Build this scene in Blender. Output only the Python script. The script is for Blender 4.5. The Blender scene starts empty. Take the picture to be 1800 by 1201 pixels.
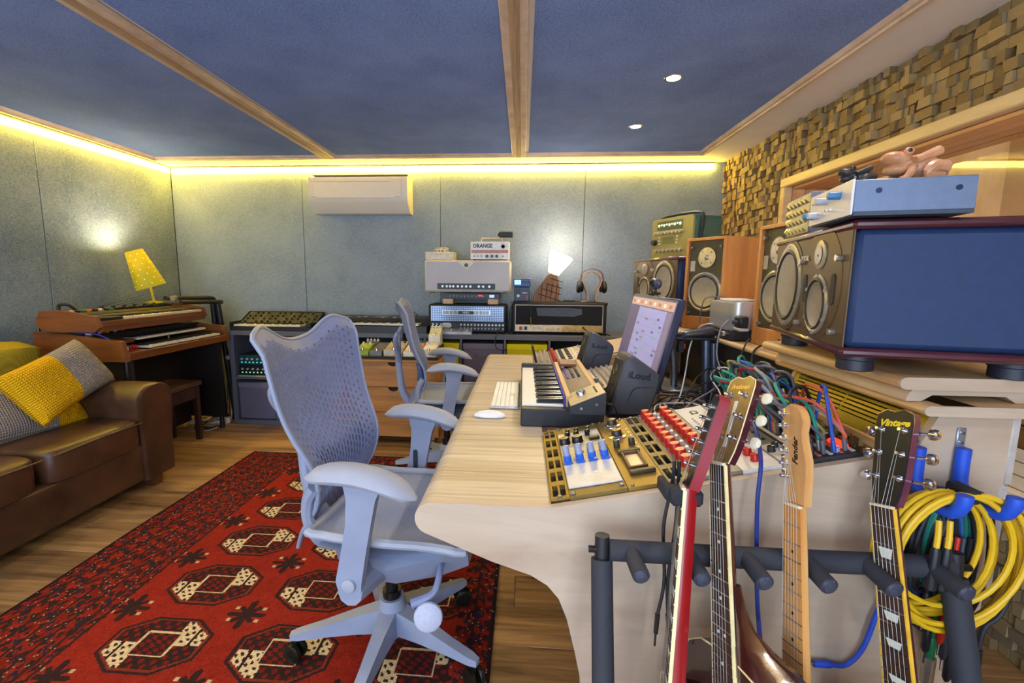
import bpy, math, random
import numpy as np
from mathutils import Vector, Matrix
random.seed(7)
PI = math.pi
scene = bpy.context.scene
col = scene.collection
# ---------------------------------------------------------------- camera
CAM_POS = Vector((0, 0, 1.25))
YAW, PITCH, ROLL = -0.07263, 0.13451, -0.00881
_f = Vector((math.sin(YAW)*math.cos(PITCH), math.cos(YAW)*math.cos(PITCH), -math.sin(PITCH)))
_r = Vector((math.cos(YAW), -math.sin(YAW), 0)); _d = _f.cross(_r)
_r2 = math.cos(ROLL)*_r + math.sin(ROLL)*_d; _d2 = -math.sin(ROLL)*_r + math.cos(ROLL)*_d
cam = bpy.data.cameras.new('camera'); camo = bpy.data.objects.new('camera', cam); col.objects.link(camo)
camo.matrix_world = Matrix(((_r2.x, -_d2.x, -_f.x, 0), (_r2.y, -_d2.y, -_f.y, 0), (_r2.z, -_d2.z, -_f.z, 1.25), (0, 0, 0, 1)))
cam.sensor_width = 36; cam.sensor_fit = 'HORIZONTAL'; cam.lens = 810.3/1800*36
cam.shift_x = (900-859.25)/1800; cam.shift_y = (598.56-600.5)/1800; cam.clip_start = 0.02
scene.camera = camo
# ---------------------------------------------------------------- world, daylight, exposure
w = bpy.data.worlds.new('world'); scene.world = w; w.use_nodes = True
w.node_tree.nodes['Background'].inputs[0].default_value = (0.62, 0.78, 1.0, 1)
w.node_tree.nodes['Background'].inputs[1].default_value = 1.2
vs = scene.view_settings; vs.view_transform = 'Standard'; vs.look = 'None'; vs.gamma = 1; vs.use_curve_mapping = False
vs.exposure = 0.22
def lamp(name, kind, loc, energy, color, rot=(0, 0, 0), **kw):
    l = bpy.data.lights.new(name, kind); l.energy = energy; l.color = color
    for k, v in kw.items(): setattr(l, k, v)
    o = bpy.data.objects.new(name, l); col.objects.link(o); o.location = loc; o.rotation_euler = rot
    return o
# daylight entering through the glazed doors in the wall behind the camera
lamp('daylight', 'AREA', (-0.9, -1.72, 1.15), 92, (0.64, 0.79, 1.0), (PI/2, 0, 0), shape='RECTANGLE', size=4.0, size_y=2.0)
# downlights recessed in the ceiling (two in the picture, the rest unseen and added as room fill)
DOWN = [(0.69, 2.38), (0.68, 3.08), (0.69, 1.1), (0.69, -0.3), (-0.85, 1.1), (-0.85, -0.3), (-2.35, 1.1), (-2.35, -0.3)]
for _x, _y in DOWN:
    lamp('downlight_beam', 'SPOT', (_x, _y, 2.165), 22, (1.0, 0.86, 0.70), (0, 0, 0), spot_size=2.5, spot_blend=0.8, shadow_soft_size=0.05)
# ---------------------------------------------------------------- materials
def lin(c):
    return tuple((v/12.92 if v <= .04045 else ((v+.055)/1.055)**2.4) for v in c)
def rgb(h):
    return lin(tuple(int(h[i:i+2], 16)/255 for i in (0, 2, 4)))
class NT:
    """small helper round a material's node tree"""
    def __init__(s, name):
        s.m = bpy.data.materials.new(name); s.m.use_nodes = True; s.t = s.m.node_tree; s.n = s.t.nodes
        s.b = s.n['Principled BSDF']
    def new(s, t, **kw):
        n = s.n.new(t)
        for k, v in kw.items(): setattr(n, k, v)
        return n
    def link(s, a, b): s.t.links.new(a, b)
    def val(s, sock, v):
        if hasattr(v, 'is_linked') or isinstance(v, bpy.types.NodeSocket): s.link(v, sock)
        else: sock.default_value = v
    def math(s, op, a, b=0.0):
        n = s.new('ShaderNodeMath', operation=op); s.val(n.inputs[0], a); s.val(n.inputs[1], b); return n.outputs[0]
    def coords(s, kind='Object', scale=(1, 1, 1), rot=(0, 0, 0)):
        tc = s.new('ShaderNodeTexCoord'); mp = s.new('ShaderNodeMapping')
        mp.inputs['Scale'].default_value = scale; mp.inputs['Rotation'].default_value = rot
        s.link(tc.outputs[kind], mp.inputs[0]); return mp.outputs[0]
    def noise(s, vec, scale, detail=3, rough=.55, dist=0):
        n = s.new('ShaderNodeTexNoise'); n.inputs['Scale'].default_value = scale; n.inputs['Detail'].default_value = detail
        n.inputs['Roughness'].default_value = rough; n.inputs['Distortion'].default_value = dist
        s.link(vec, n.inputs['Vector']); return n.outputs['Fac']
    def ramp(s, fac, stops):
        n = s.new('ShaderNodeValToRGB'); e = n.color_ramp.elements
        while len(e) < len(stops): e.new(0.5)
        for el, (p, c) in zip(e, stops): el.position = p; el.color = (*c[:3], 1)
        s.link(fac, n.inputs[0]); return n.outputs[0]
    def mix(s, fac, a, b, mode='MIX'):
        n = s.new('ShaderNodeMix', data_type='RGBA', blend_type=mode)
        s.val(n.inputs[0], fac)
        for sock, v in ((n.inputs[6], a), (n.inputs[7], b)):
            if isinstance(v, bpy.types.NodeSocket): s.link(v, sock)
            else: sock.default_value = (*v[:3], 1)
        return n.outputs[2]
    def bump(s, h, strength=.3, dist=.002):
        n = s.new('ShaderNodeBump'); n.inputs['Strength'].default_value = strength; n.inputs['Distance'].default_value = dist
        s.link(h, n.inputs['Height']); s.link(n.outputs[0], s.b.inputs['Normal'])
    def fin(s, color, rough=.5, metal=0., spec=None):
        if isinstance(color, bpy.types.NodeSocket): s.link(color, s.b.inputs['Base Color'])
        else: s.b.inputs['Base Color'].default_value = (*color[:3], 1)
        s.val(s.b.inputs['Roughness'], rough); s.b.inputs['Metallic'].default_value = metal
        if spec is not None: s.b.inputs['Specular IOR Level'].default_value = spec
        return s.m
MATS = {}
def plain(h, rough=.5, metal=0., var=.12, scale=30, bump=0., coat=0.):
    """plain paint/plastic/metal with a little procedural variation"""
    key = (h, rough, metal, var, scale, bump, coat)
    if key in MATS: return MATS[key]
    t = NT('paint_'+h); c = rgb(h); v = t.coords('Object'); n = t.noise(v, scale, 2)
    colr = t.ramp(n, [(.3, tuple(x*(1-var) for x in c)), (.7, tuple(min(1, x*(1+var)) for x in c))])
    r = t.math('ADD', t.math('MULTIPLY', n, .12), rough-.06)
    if bump: t.bump(t.noise(v, scale*12, 2), bump, .001)
    m = t.fin(colr, r, metal)
    if coat: t.b.inputs['Coat Weight'].default_value = coat; t.b.inputs['Coat Roughness'].default_value = .08
    MATS[key] = m; return m
def wood(h1, h2, rough=.45, scale=(1, 1, 1), freq=14, coat=0., rnd=0., knots=0.):
    """wood grain running along the axis with the smallest scale"""
    key = ('w', h1, h2, rough, scale, freq, coat, rnd, knots)
    if key in MATS: return MATS[key]
    t = NT('wood_'+h1); a, b = rgb(h1), rgb(h2); v = t.coords('Object', scale)
    if rnd:
        oi = t.new('ShaderNodeObjectInfo'); add = t.new('ShaderNodeVectorMath', operation='ADD')
        cmb = t.new('ShaderNodeCombineXYZ'); q = t.math('MULTIPLY', oi.outputs['Random'], 37.)
        for i in range(3): t.link(q, cmb.inputs[i])
        t.link(v, add.inputs[0]); t.link(cmb.outputs[0], add.inputs[1]); v = add.outputs[0]
    n1 = t.noise(v, freq, 5, .65, .6); n2 = t.noise(v, freq*.25, 2, .5, 1.2)
    f = t.math('ADD', t.math('MULTIPLY', n1, .6), t.math('MULTIPLY', n2, .4))
    colr = t.ramp(f, [(.34, a), (.48, tuple((x+y)/2 for x, y in zip(a, b))), (.64, b)])
    if rnd:
        hs = t.new('ShaderNodeHueSaturation'); t.link(colr, hs.inputs['Color'])
        t.link(t.math('ADD', t.math('MULTIPLY', oi.outputs['Random'], rnd), 1-rnd/2), hs.inputs['Value']); colr = hs.outputs[0]
    t.bump(n1, .12, .001)
    m = t.fin(colr, rough)
    if coat: t.b.inputs['Coat Weight'].default_value = coat; t.b.inputs['Coat Roughness'].default_value = .1
    MATS[key] = m; return m
def fabric(h1, h2, scale=260, rough=.92, bump=.5):
    key = ('f', h1, h2, scale)
    if key in MATS: return MATS[key]
    t = NT('fabric_'+h1); v = t.coords('Object')
    n = t.noise(v, scale, 2, .7); g = t.noise(v, 3., 2)
    wv = []
    for ax in ((1, 0, 0), (0, 1, 0), (0, 0, 1)):
        wt = t.new('ShaderNodeTexWave', wave_type='BANDS', bands_direction='XYZ'[ax.index(1)]); wt.inputs['Scale'].default_value = scale*.45
        wt.inputs['Distortion'].default_value = 1.2; wt.inputs['Detail'].default_value = 1; t.link(v, wt.inputs['Vector']); wv.append(wt.outputs['Fac'])
    wsum = t.math('MULTIPLY', t.math('ADD', t.math('ADD', wv[0], wv[1]), wv[2]), .3333)
    h = t.math('ADD', t.math('MULTIPLY', n, .6), t.math('MULTIPLY', wsum, .4))
    colr = t.ramp(t.math('ADD', t.math('MULTIPLY', h, .8), t.math('MULTIPLY', g, .2)), [(.36, rgb(h1)), (.62, rgb(h2))])
    t.bump(h, bump, .002); m = t.fin(colr, rough, 0, .2)
    MATS[key] = m; return m
def glow(h, strength):
    key = ('g', h, strength)
    if key in MATS: return MATS[key]
    t = NT('glow_'+h); t.b.inputs['Emission Color'].default_value = (*rgb(h), 1); t.b.inputs['Emission Strength'].default_value = strength
    MATS[key] = t.fin(rgb(h), .5); return MATS[key]
# ---------------------------------------------------------------- geometry helpers
class MB:
    """collects shapes; build() links them as one mesh object"""
    def __init__(s, mtx=None): s.v = []; s.f = []; s.mi = []; s.cur = 0; s.mtx = mtx
    def add(s, verts, faces):
        o = len(s.v); s.v += [tuple(x) for x in verts]; s.f += [tuple(i+o for i in f) for f in faces]; s.mi += [s.cur]*len(faces); return s
    def slot(s, i): s.cur = i; return s
    def box(s, x0, x1, y0, y1, z0, z1, c=0., M=None):
        """box, with chamfered edges of width c"""
        cx, cy, cz = (x0+x1)/2, (y0+y1)/2, (z0+z1)/2; h = (abs(x1-x0)/2, abs(y1-y0)/2, abs(z1-z0)/2)
        c = min(c, min(h)*.9)
        if c <= 0:
            vs = [(cx+i*h[0], cy+j*h[1], cz+k*h[2]) for i in (-1, 1) for j in (-1, 1) for k in (-1, 1)]
            fs = [(0, 1, 3, 2), (4, 6, 7, 5), (0, 4, 5, 1), (2, 3, 7, 6), (0, 2, 6, 4), (1, 5, 7, 3)]
        else:
            vs = []; idx = {}
            for i in (-1, 1):
                for j in (-1, 1):
                    for k in (-1, 1):
                        for a in range(3):
                            p = [i*(h[0]-c), j*(h[1]-c), k*(h[2]-c)]; p[a] = (i, j, k)[a]*h[a]
                            idx[(i, j, k, a)] = len(vs); vs.append((cx+p[0], cy+p[1], cz+p[2]))
            fs = []
            for a in range(3):
                b, d = (a+1) % 3, (a+2) % 3
                for sg in (-1, 1):
                    q = []
                    for (m, n) in ((-1, -1), (1, -1), (1, 1), (-1, 1)):
                        k = [0, 0, 0]; k[a] = sg; k[b] = m; k[d] = n; q.append(idx[(*k, a)])
                    fs.append(tuple(q if sg > 0 else q[::-1]))
                for m in (-1, 1):
                    for n in (-1, 1):
                        lo = [0, 0, 0]; hi = [0, 0, 0]; lo[a] = -1; hi[a] = 1
                        for k in (lo, hi): k[b] = m; k[d] = n
                        q = [idx[(*lo, b)], idx[(*hi, b)], idx[(*hi, d)], idx[(*lo, d)]]
                        fs.append(tuple(q if m*n < 0 else q[::-1]))
            for i in (-1, 1):
                for j in (-1, 1):
                    for k in (-1, 1):
                        q = [idx[(i, j, k, a)] for a in range(3)]; fs.append(tuple(q if i*j*k > 0 else q[::-1]))
        if M is not None: vs = [M @ Vector(p) for p in vs]
        return s.add(vs, fs)
    def prism(s, poly, axis, a0, a1, M=None):
        """polygon of 2D points extruded along axis 'x','y','z' (2D = the other two axes in order)"""
        def P(p, a):
            return {'x': (a, p[0], p[1]), 'y': (p[0], a, p[1]), 'z': (p[0], p[1], a)}[axis]
        n = len(poly); vs = [P(p, a0) for p in poly]+[P(p, a1) for p in poly]
        ar = sum(poly[i][0]*poly[(i+1) % n][1]-poly[(i+1) % n][0]*poly[i][1] for i in range(n))
        flip = (ar > 0) == (a1 > a0)
        if axis == 'y': flip = not flip
        fs = [tuple(range(n)), tuple(range(2*n-1, n-1, -1))]+[(i, i+n, (i+1) % n+n, (i+1) % n) for i in range(n)]
        if flip: fs = [f[::-1] for f in fs]
        if M is not None: vs = [M @ Vector(p) for p in vs]
        return s.add(vs, fs)
    def lathe(s, prof, origin=(0, 0, 0), axis=(0, 0, 1), n=20, sc=(1, 1)):
        """(radius, height) profile revolved round axis"""
        ax = Vector(axis).normalized(); q = Vector((0, 0, 1)).rotation_difference(ax).to_matrix(); o = Vector(origin)
        vs = []; fs = []; m = len(prof)
        for r, h in prof:
            for i in range(n):
                a = 2*PI*i/n; vs.append(o+q @ Vector((r*sc[0]*math.cos(a), r*sc[1]*math.sin(a), h)))
        for j in range(m-1):
            for i in range(n):
                k = (i+1) % n; fs.append((j*n+i, j*n+k, (j+1)*n+k, (j+1)*n+i))
        if prof[0][0] > 1e-6: fs.append(tuple(range(n-1, -1, -1)))
        if prof[-1][0] > 1e-6: fs.append(tuple((m-1)*n+i for i in range(n)))
        return s.add(vs, fs)
    def cyl(s, p0, p1, r0, r1=None, n=12):
        p0, p1 = Vector(p0), Vector(p1); r1 = r0 if r1 is None else r1
        return s.lathe([(r0, 0), (r1, (p1-p0).length)], p0, p1-p0, n)
    def tube(s, pts, r, n=8, smooth=4, closed=False):
        """round tube along a Catmull-Rom path; r a number or one per point"""
        P = [Vector(p) for p in pts]; R = list(r) if hasattr(r, '__len__') else [r]*len(P)
        if smooth > 1 and len(P) > 2:
            Q = []; S = []; N = len(P); segs = N if closed else N-1
            for i in range(segs):
                g = (lambda k: P[k % N]) if closed else (lambda k: P[min(max(k, 0), N-1)])
                a, b, c, d = g(i-1), g(i), g(i+1), g(i+2); ra, rb = R[i], R[(i+1) % N]
                for j in range(smooth):
                    t = j/smooth
                    Q.append(.5*((2*b)+(c-a)*t+(2*a-5*b+4*c-d)*t*t+(3*b-a-3*c+d)*t**3)); S.append(ra+(rb-ra)*t)
            if not closed: Q.append(P[-1]); S.append(R[-1])
            P, R = Q, S
        N = len(P); vs = []; up = None
        for i in range(N):
            if closed: d = P[(i+1) % N]-P[i-1]
            else: d = P[min(i+1, N-1)]-P[max(i-1, 0)]
            d = d.normalized() if d.length > 1e-9 else Vector((0, 0, 1))
            if up is None: up = d.orthogonal().normalized()
            up = up-d*up.dot(d); up = up.normalized() if up.length > 1e-6 else d.orthogonal().normalized()
            sd = d.cross(up)
            for k in range(n):
                a = 2*PI*k/n; vs.append(P[i]+(up*math.cos(a)+sd*math.sin(a))*R[i])
        fs = []
        for i in range(N if closed else N-1):
            j = (i+1) % N
            for k in range(n):
                m = (k+1) % n; fs.append((i*n+k, i*n+m, j*n+m, j*n+k))
        if not closed: fs += [tuple(range(n-1, -1, -1)), tuple((N-1)*n+k for k in range(n))]
        return s.add(vs, fs)
    def loft(s, rings, cap=True, closed=True):
        """rings: lists of equally many points"""
        n = len(rings[0]); vs = [p for r in rings for p in r]; fs = []
        for j in range(len(rings)-1):
            for i in range(n if closed else n-1):
                k = (i+1) % n; fs.append((j*n+i, j*n+k, (j+1)*n+k, (j+1)*n+i))
        if cap: fs += [tuple(range(n-1, -1, -1)), tuple((len(rings)-1)*n+i for i in range(n))]
        return s.add(vs, fs)
    def grid(s, fn, nu, nv):
        vs = [fn(i/nu, j/nv) for j in range(nv+1) for i in range(nu+1)]
        fs = [(j*(nu+1)+i, j*(nu+1)+i+1, (j+1)*(nu+1)+i+1, (j+1)*(nu+1)+i) for j in range(nv) for i in range(nu)]
        return s.add(vs, fs)
    def xf(s, M, start=0):
        s.v[start:] = [tuple(M @ Vector(p)) for p in s.v[start:]]; return s
    def mesh(s, name, m):
        me = bpy.data.meshes.new(name); me.from_pydata(s.v, [], s.f)
        ms = m if isinstance(m, (list, tuple)) else [m]
        for x in ms: me.materials.append(x)
        if len(ms) > 1: me.polygons.foreach_set('material_index', s.mi)
        me.polygons.foreach_set('use_smooth', [True]*len(me.polygons)); me.set_sharp_from_angle(angle=.62)
        me.update(); return me
    def build(s, name, m, parent=None, **tags):
        return link(name, s.mesh(name, m), parent, **tags)
def link(name, me, parent=None, label=None, cat=None, group=None, kind=None, loc=None):
    o = bpy.data.objects.new(name, me); col.objects.link(o)
    if parent is not None: o.parent = parent
    if label: o['label'] = label
    if cat: o['category'] = cat
    if group: o['group'] = group
    if kind: o['kind'] = kind
    if loc: o.location = loc
    return o
def thing(name, label, cat, loc=(0, 0, 0), rz=0., group=None, rot=None):
    o = link(name, None, None, label, cat, group); o.empty_display_size = .05; o.location = loc
    o.rotation_euler = rot if rot else (0, 0, rz); return o
def struct(name, me): return link(name, me, None, None, None, None, 'structure')
def dup(root, loc=None, rz=None, label=None):
    c = root.copy(); col.objects.link(c)
    if loc is not None: c.location = loc
    if rz is not None: c.rotation_euler = (0, 0, rz)
    if label: c['label'] = label
    for ch in list(root.children):
        k = ch.copy(); col.objects.link(k); k.parent = c
        for g in list(ch.children):
            h = g.copy(); col.objects.link(h); h.parent = k
    return c
def T(x=0, y=0, z=0): return Matrix.Translation((x, y, z))
def RX(a): return Matrix.Rotation(a, 4, 'X')
def RY(a): return Matrix.Rotation(a, 4, 'Y')
def RZ(a): return Matrix.Rotation(a, 4, 'Z')
def frame(o, ex, ey):
    """matrix with origin o, first two axes ex, ey"""
    ex = Vector(ex).normalized(); ez = ex.cross(Vector(ey)).normalized(); ey = ez.cross(ex)
    return Matrix(((ex.x, ey.x, ez.x, o[0]), (ex.y, ey.y, ez.y, o[1]), (ex.z, ey.z, ez.z, o[2]), (0, 0, 0, 1)))
def text(name, body, size, m, parent, M, depth=.0006, align='CENTER', shear=0., bold=0., sx=1.):
    """flat lettering lying in the local xy plane of M"""
    cu = bpy.data.curves.new(name, 'FONT'); cu.body = body; cu.size = size; cu.align_x = align; cu.align_y = 'CENTER'
    cu.extrude = depth; cu.shear = shear; cu.resolution_u = 2; cu.offset = bold
    tmp = bpy.data.objects.new(name, cu); col.objects.link(tmp)
    dg = bpy.context.evaluated_depsgraph_get(); me = bpy.data.meshes.new_from_object(tmp.evaluated_get(dg))
    bpy.data.objects.remove(tmp); bpy.data.curves.remove(cu)
    me.transform(M @ Matrix.Diagonal((sx, 1, 1, 1))); me.materials.clear(); me.materials.append(m)
    return link(name, me, parent)
def rr(x0, x1, y0, y1, r, n=4):
    """rounded rectangle polygon"""
    out = []
    for cx, cy, a0 in ((x1-r, y1-r, 0), (x0+r, y1-r, PI/2), (x0+r, y0+r, PI), (x1-r, y0+r, 3*PI/2)):
        for i in range(n+1):
            a = a0+PI/2*i/n; out.append((cx+r*math.cos(a), cy+r*math.sin(a)))
    return out
BLACK = plain('1c1c20', .5); BLACKG = plain('141416', .25); CHROME = plain('d8d8dc', .18, 1., .04); STEEL = plain('9a9ca2', .35, .9, .06)
WHITE = plain('e8e6e0', .4, 0, .04); RUBBER = plain('202226', .8)
# ================================================================ THE ROOM
XL, XR, YB, ZC, YR = -3.16, 1.66, 4.06, 2.20, -1.80
WALLF = fabric('5c6c7e', '9caab8', 160)
CEILF = fabric('48609c', '8ea8e0', 150)
LIME = wood('a58a68', 'cdb592', .5, (1, .12, 1), 22)
PALE = wood('c9b294', 'e8dcc6', .5, (1, .1, 1), 16)
SOFFIT = plain('f2ece6', .8, 0, .03, 4)
# floor: laminate planks laid along x on a sub floor
fl = struct('floor', MB().box(XL-.1, XR+1.6, YR-.3, YB+.1, -.12, -.012).mesh('floor', plain('3a2a1c', .9)))
PLANK = wood('5c3e22', 'c89a62', .38, (.22, 3.2, 1), 9, 0, .35)
pk = {}
y = YR; row = 0
while y < YB:
    x = XL-[.2, .75, .45, 1.0][row % 4]
    while x < XR:
        x1 = min(x+1.2, XR); x0 = max(x, XL); y1 = min(y+.19, YB)
        if x1-x0 > .03:
            key = (round(x1-x0, 3), round(y1-y, 3))
            if key not in pk: pk[key] = MB().box(.0008, key[0]-.0008, .0008, key[1]-.0008, -.012, 0, .0012).mesh('plank', PLANK)
            link('plank', pk[key], fl, loc=(x0, y, 0))
        x += 1.2
    y += .19; row += 1
# back wall: fabric panels 1.22 m wide
wb = struct('wall_back', MB().box(XL-.1, XR+.1, YB+.02, YB+.12, 0, ZC+.1).mesh('wall_back', plain('2a2c30', .9)))
sx = [XL, -1.955, -.725, .505, XR]
for a, b in zip(sx, sx[1:]): MB().box(a+.0015, b-.0015, YB, YB+.025, .085, ZC, .003).build('panel', WALLF, wb)
# left wall
wl = struct('wall_left', MB().box(XL-.12, XL-.02, YR, YB+.1, 0, ZC+.1).mesh('wall_left', plain('2a2c30', .9)))
sy = [YR, -.77, .45, 1.67, 2.89, YB]
for a, b in zip(sy, sy[1:]): MB().box(XL-.025, XL, a+.0015, b-.0015, .085, ZC, .003).build('panel', WALLF, wl)
BB = plain('cfc4ae', .5, 0, .04)
struct('baseboard_back', MB().box(XL, XR-.05, YB-.012, YB+.02, 0, .085, .004).mesh('baseboard_back', BB))
struct('baseboard_left', MB().box(XL-.02, XL+.012, YR, YB-.012, 0, .085, .004).mesh('baseboard_left', BB))
# rear wall with the wide glazed door opening behind the camera
rw = MB().box(XL-.1, -2.95, YR-.12, YR, 0, ZC).box(1.15, XR+.1, YR-.12, YR, 0, ZC).box(-2.95, 1.15, YR-.12, YR, 2.16, ZC)
struct('wall_rear', rw.mesh('wall_rear', SOFFIT))
dr = struct('door_1', MB().box(-2.95, -2.87, YR-.1, YR-.02, 0, 2.16, .004).box(1.07, 1.15, YR-.1, YR-.02, 0, 2.16, .004).box(-.94, -.86, YR-.1, YR-.02, 0, 2.16, .004).box(-2.87, 1.07, YR-.1, YR-.02, 2.09, 2.16, .004).box(-2.87, 1.07, YR-.1, YR-.02, 0, .08, .004).mesh('door_1', plain('dcdad6', .4)))
# ceiling slab, fabric panels between plywood beams, trim round the edge
ce = struct('ceiling', MB().box(XL-.12, XR+.12, YR-.12, YB+.12, ZC+.004, ZC+.1).mesh('ceiling', SOFFIT))
TX0, TX1, TY = -3.02, 1.335, 3.715
BEAM = [-1.555, -.05]
ed = [TX0]+[q for b in BEAM for q in (b-.045, b+.045)]+[TX1]
for a, b in zip(ed[::2], ed[1::2]): MB().box(a+.03, b-.03 if b == TX1 else b, YR, TY-.03, ZC-.006, ZC+.006, .002).build('panel', CEILF, ce)
def moulding(name, p0, p1, inn):
    """stepped timber trim hung under the ceiling from p0 to p1; inn = direction towards the room"""
    p0, p1, inn = Vector(p0), Vector(p1), Vector(inn)
    prof = [(0, 0), (0, -.028), (.016, -.028), (.018, -.019), (.034, -.019), (.05, -.006), (.05, 0)]
    rings = [[p+inn*q[0]+Vector((0, 0, q[1])) for q in prof] for p in (p0, p1)]
    struct(name, MB().loft(rings).mesh(name, TRIMW))
TRIMW = wood('c4a488', 'ead4bc', .5, (.3, .3, 1), 30)
moulding('trim_1', (TX0, TY, ZC), (TX1, TY, ZC), (0, -1, 0))
moulding('trim_2', (TX1, YR, ZC), (TX1, TY, ZC), (-1, 0, 0))
moulding('trim_3', (TX0, YR, ZC), (TX0, TY, ZC), (1, 0, 0))
for i, b in enumerate(BEAM):
    t = struct('trim_%d' % (4+i), MB().box(b-.052, b+.052, YR, TY+.001, ZC-.026, ZC, .002).mesh('beam', TRIMW))
    MB().box(b-.02, b+.02, YR, TY-.005, ZC-.030, ZC-.024, .001).build('ply_edge', wood('8a6646', 'c9a67e', .5, (6, .1, 1), 40), t)
# LED profiles along the tops of the back and left walls
LEDM = glow('ffd84a', 46.)
def led(label, pts):
    t = thing('led_strip', label, 'light strip')
    (x0, y0), (x1, y1) = pts
    if y0 == y1:
        MB().box(x0, x1, y0-.022, y0-.001, ZC-.050, ZC-.012, .004).build('diffuser', LEDM, t)
        MB().box(x0, x1, y0-.026, y0-.0005, ZC-.012, ZC-.003).build('channel', STEEL, t)
    else:
        MB().box(x0+.001, x0+.022, y0, y1, ZC-.050, ZC-.012, .004).build('diffuser', LEDM, t)
        MB().box(x0+.0005, x0+.026, y0, y1, ZC-.012, ZC-.003).build('channel', STEEL, t)
led('warm yellow LED strip along the top of the back wall above the air conditioner', [(XL+.03, YB), (1.54, YB)])
led('warm yellow LED strip along the top of the left wall above the sofa', [(XL, YR), (XL, YB-.03)])
for i, (x, y) in enumerate(DOWN[:3]):
    t = thing('downlight', ['round ceiling downlight nearer the camera above the big speaker', 'round ceiling downlight nearer the back wall', 'round ceiling downlight added over the front of the desk, unseen above the frame'][i], 'ceiling light', (x, y, ZC-.006), group='recessed downlights')
    MB().lathe([(.030, 0), (.036, -.004), (.042, -.004), (.044, 0)], n=24).build('bezel', CHROME, t)
    MB().lathe([(.0, -.0035), (.03, -.0035), (.03, 0)], n=20).build('lens', glow('fff4dc', 40.), t)
# right wall: timber mosaic with the control room window in it
WY0, WY1, WZ0, WZ1 = .2, 3.10, .53, 1.83
wr = struct('wall_right', MB().box(XR, XR+.1, WY1, YB+.1, 0, ZC+.1).box(XR, XR+.1, YR, WY0, 0, ZC+.1).box(XR, XR+.1, WY0, WY1, WZ1, ZC+.1).box(XR, XR+.1, WY0, WY1, 0, WZ0).mesh('wall_right', plain('4a3c2c', .9)))
tn = NT('mosaic_timber'); v = tn.coords('Object', (1, .35, 1)); oi = tn.new('ShaderNodeObjectInfo'); ge = tn.new('ShaderNodeNewGeometry')
rn = tn.math('FRACT', tn.math('ADD', oi.outputs['Random'], ge.outputs['Random Per Island']))
cA = tn.ramp(rn, [(0, rgb('7c6440')), (.35, rgb('a58a58')), (.7, rgb('c4a874')), (1, rgb('94836a'))])
n1 = tn.noise(tn.coords('Generated', (3, 2, 8)), 4, 4)
tn.bump(n1, .5, .003); MOSAIC = tn.fin(tn.mix(tn.math('MULTIPLY', n1, .55), cA, rgb('6a5434')), .75)
tile_me = []
for k in range(5):
    h = .5; q = [random.uniform(-.12, .12) for _ in range(4)]
    vs = [(0, -h, -h), (0, h, -h), (0, h, h), (0, -h, h)]
    fr = [(-1+q[i], a*.97, b*.97) for i, (_, a, b) in enumerate(vs)]
    mb = MB(); mb.add(vs+fr, [(4, 5, 6, 7)[::-1], (0, 1, 5, 4)[::-1], (1, 2, 6, 5)[::-1], (2, 3, 7, 6)[::-1], (3, 0, 4, 7)[::-1]])
    tile_me.append(mb.mesh('tile', MOSAIC))
tiles = []
z = 0.0; rowh = .0425
while z < ZC-.02:
    yy = .55+random.uniform(0, .05)
    while yy < YB-.01:
        wd = random.choice((.028, .036, .044, .054, .066)); y1 = min(yy+wd, YB)
        c = (yy+y1)/2; zz = z+rowh/2
        inwin = WY0-.07 < c < WY1+.05 and WZ0-.03 < zz < WZ1+.06
        hid = False
        if not inwin and not hid: tiles.append((c, zz, y1-yy-.002, rowh-.002, random.choice((.010, .018, .026, .034, .042))))
        yy = y1
    z += rowh
tiles.sort(key=lambda t: -(t[2]*t[3]*1.6/(t[0]**2+2.6)**1.5)*(1 if (t[0] > 1.55 and t[1] > 1) or (1.4 < t[0] < 2.0) else .05))
rest = MB()
for i, (c, zz, a, b, th) in enumerate(tiles):
    if i < 300:
        o = link('tile', tile_me[i % 5], wr, loc=(XR, c, zz)); o.scale = (th, a, b)
    else:
        me = tile_me[i % 5]
        rest.add([(XR+p.co.x*th, c+p.co.y*a, zz+p.co.z*b) for p in me.vertices], [tuple(p.vertices) for p in me.polygons])
rest.build('tile_field', MOSAIC, wr, kind='stuff')
# window: casing, plank-lined reveal, glass, pine sill; a plain panelled room beyond
OAK = wood('c9a070', 'ecd3a4', .45, (1, .1, 1), 14); PINE = wood('b97f52', 'e0ab78', .45, (1, .1, 1), 12)
wn = struct('window_1', MB().box(XR-.045, XR+.02, WY0-.06, WY1+.06, WZ1, WZ1+.055, .006).box(XR-.045, XR+.02, WY1, WY1+.055, WZ0-.03, WZ1, .006).box(XR-.03, XR+.02, WY0-.06, WY1+.06, WZ0-.05, WZ0, .006).mesh('window_1', OAK))
for k in range(4):
    x0 = XR+.0+k*.07; MB().box(x0, x0+.068, WY0, WY1, WZ1-.018, WZ1, .003).build('plank', PINE, wn)
    MB().box(x0, x0+.068, WY0, WY1, WZ0, WZ0+.02, .003).build('plank', PALE, wn)
    MB().box(x0, x0+.068, WY1-.018, WY1, WZ0+.02, WZ1-.018, .003).build('plank', PINE, wn)
tg = NT('window_glass'); tg.b.inputs['Transmission Weight'].default_value = 1; tg.b.inputs['IOR'].default_value = 1.5; tg.fin((.97, .98, .97), .02)
MB().box(XR+.20, XR+.206, WY0, WY1-.018, WZ0+.02, WZ1-.018).build('pane', tg.m, wn)
br = wood('8a6540', 'c79a66', .5, (1, .1, 1), 10, 0, .3)
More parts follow.
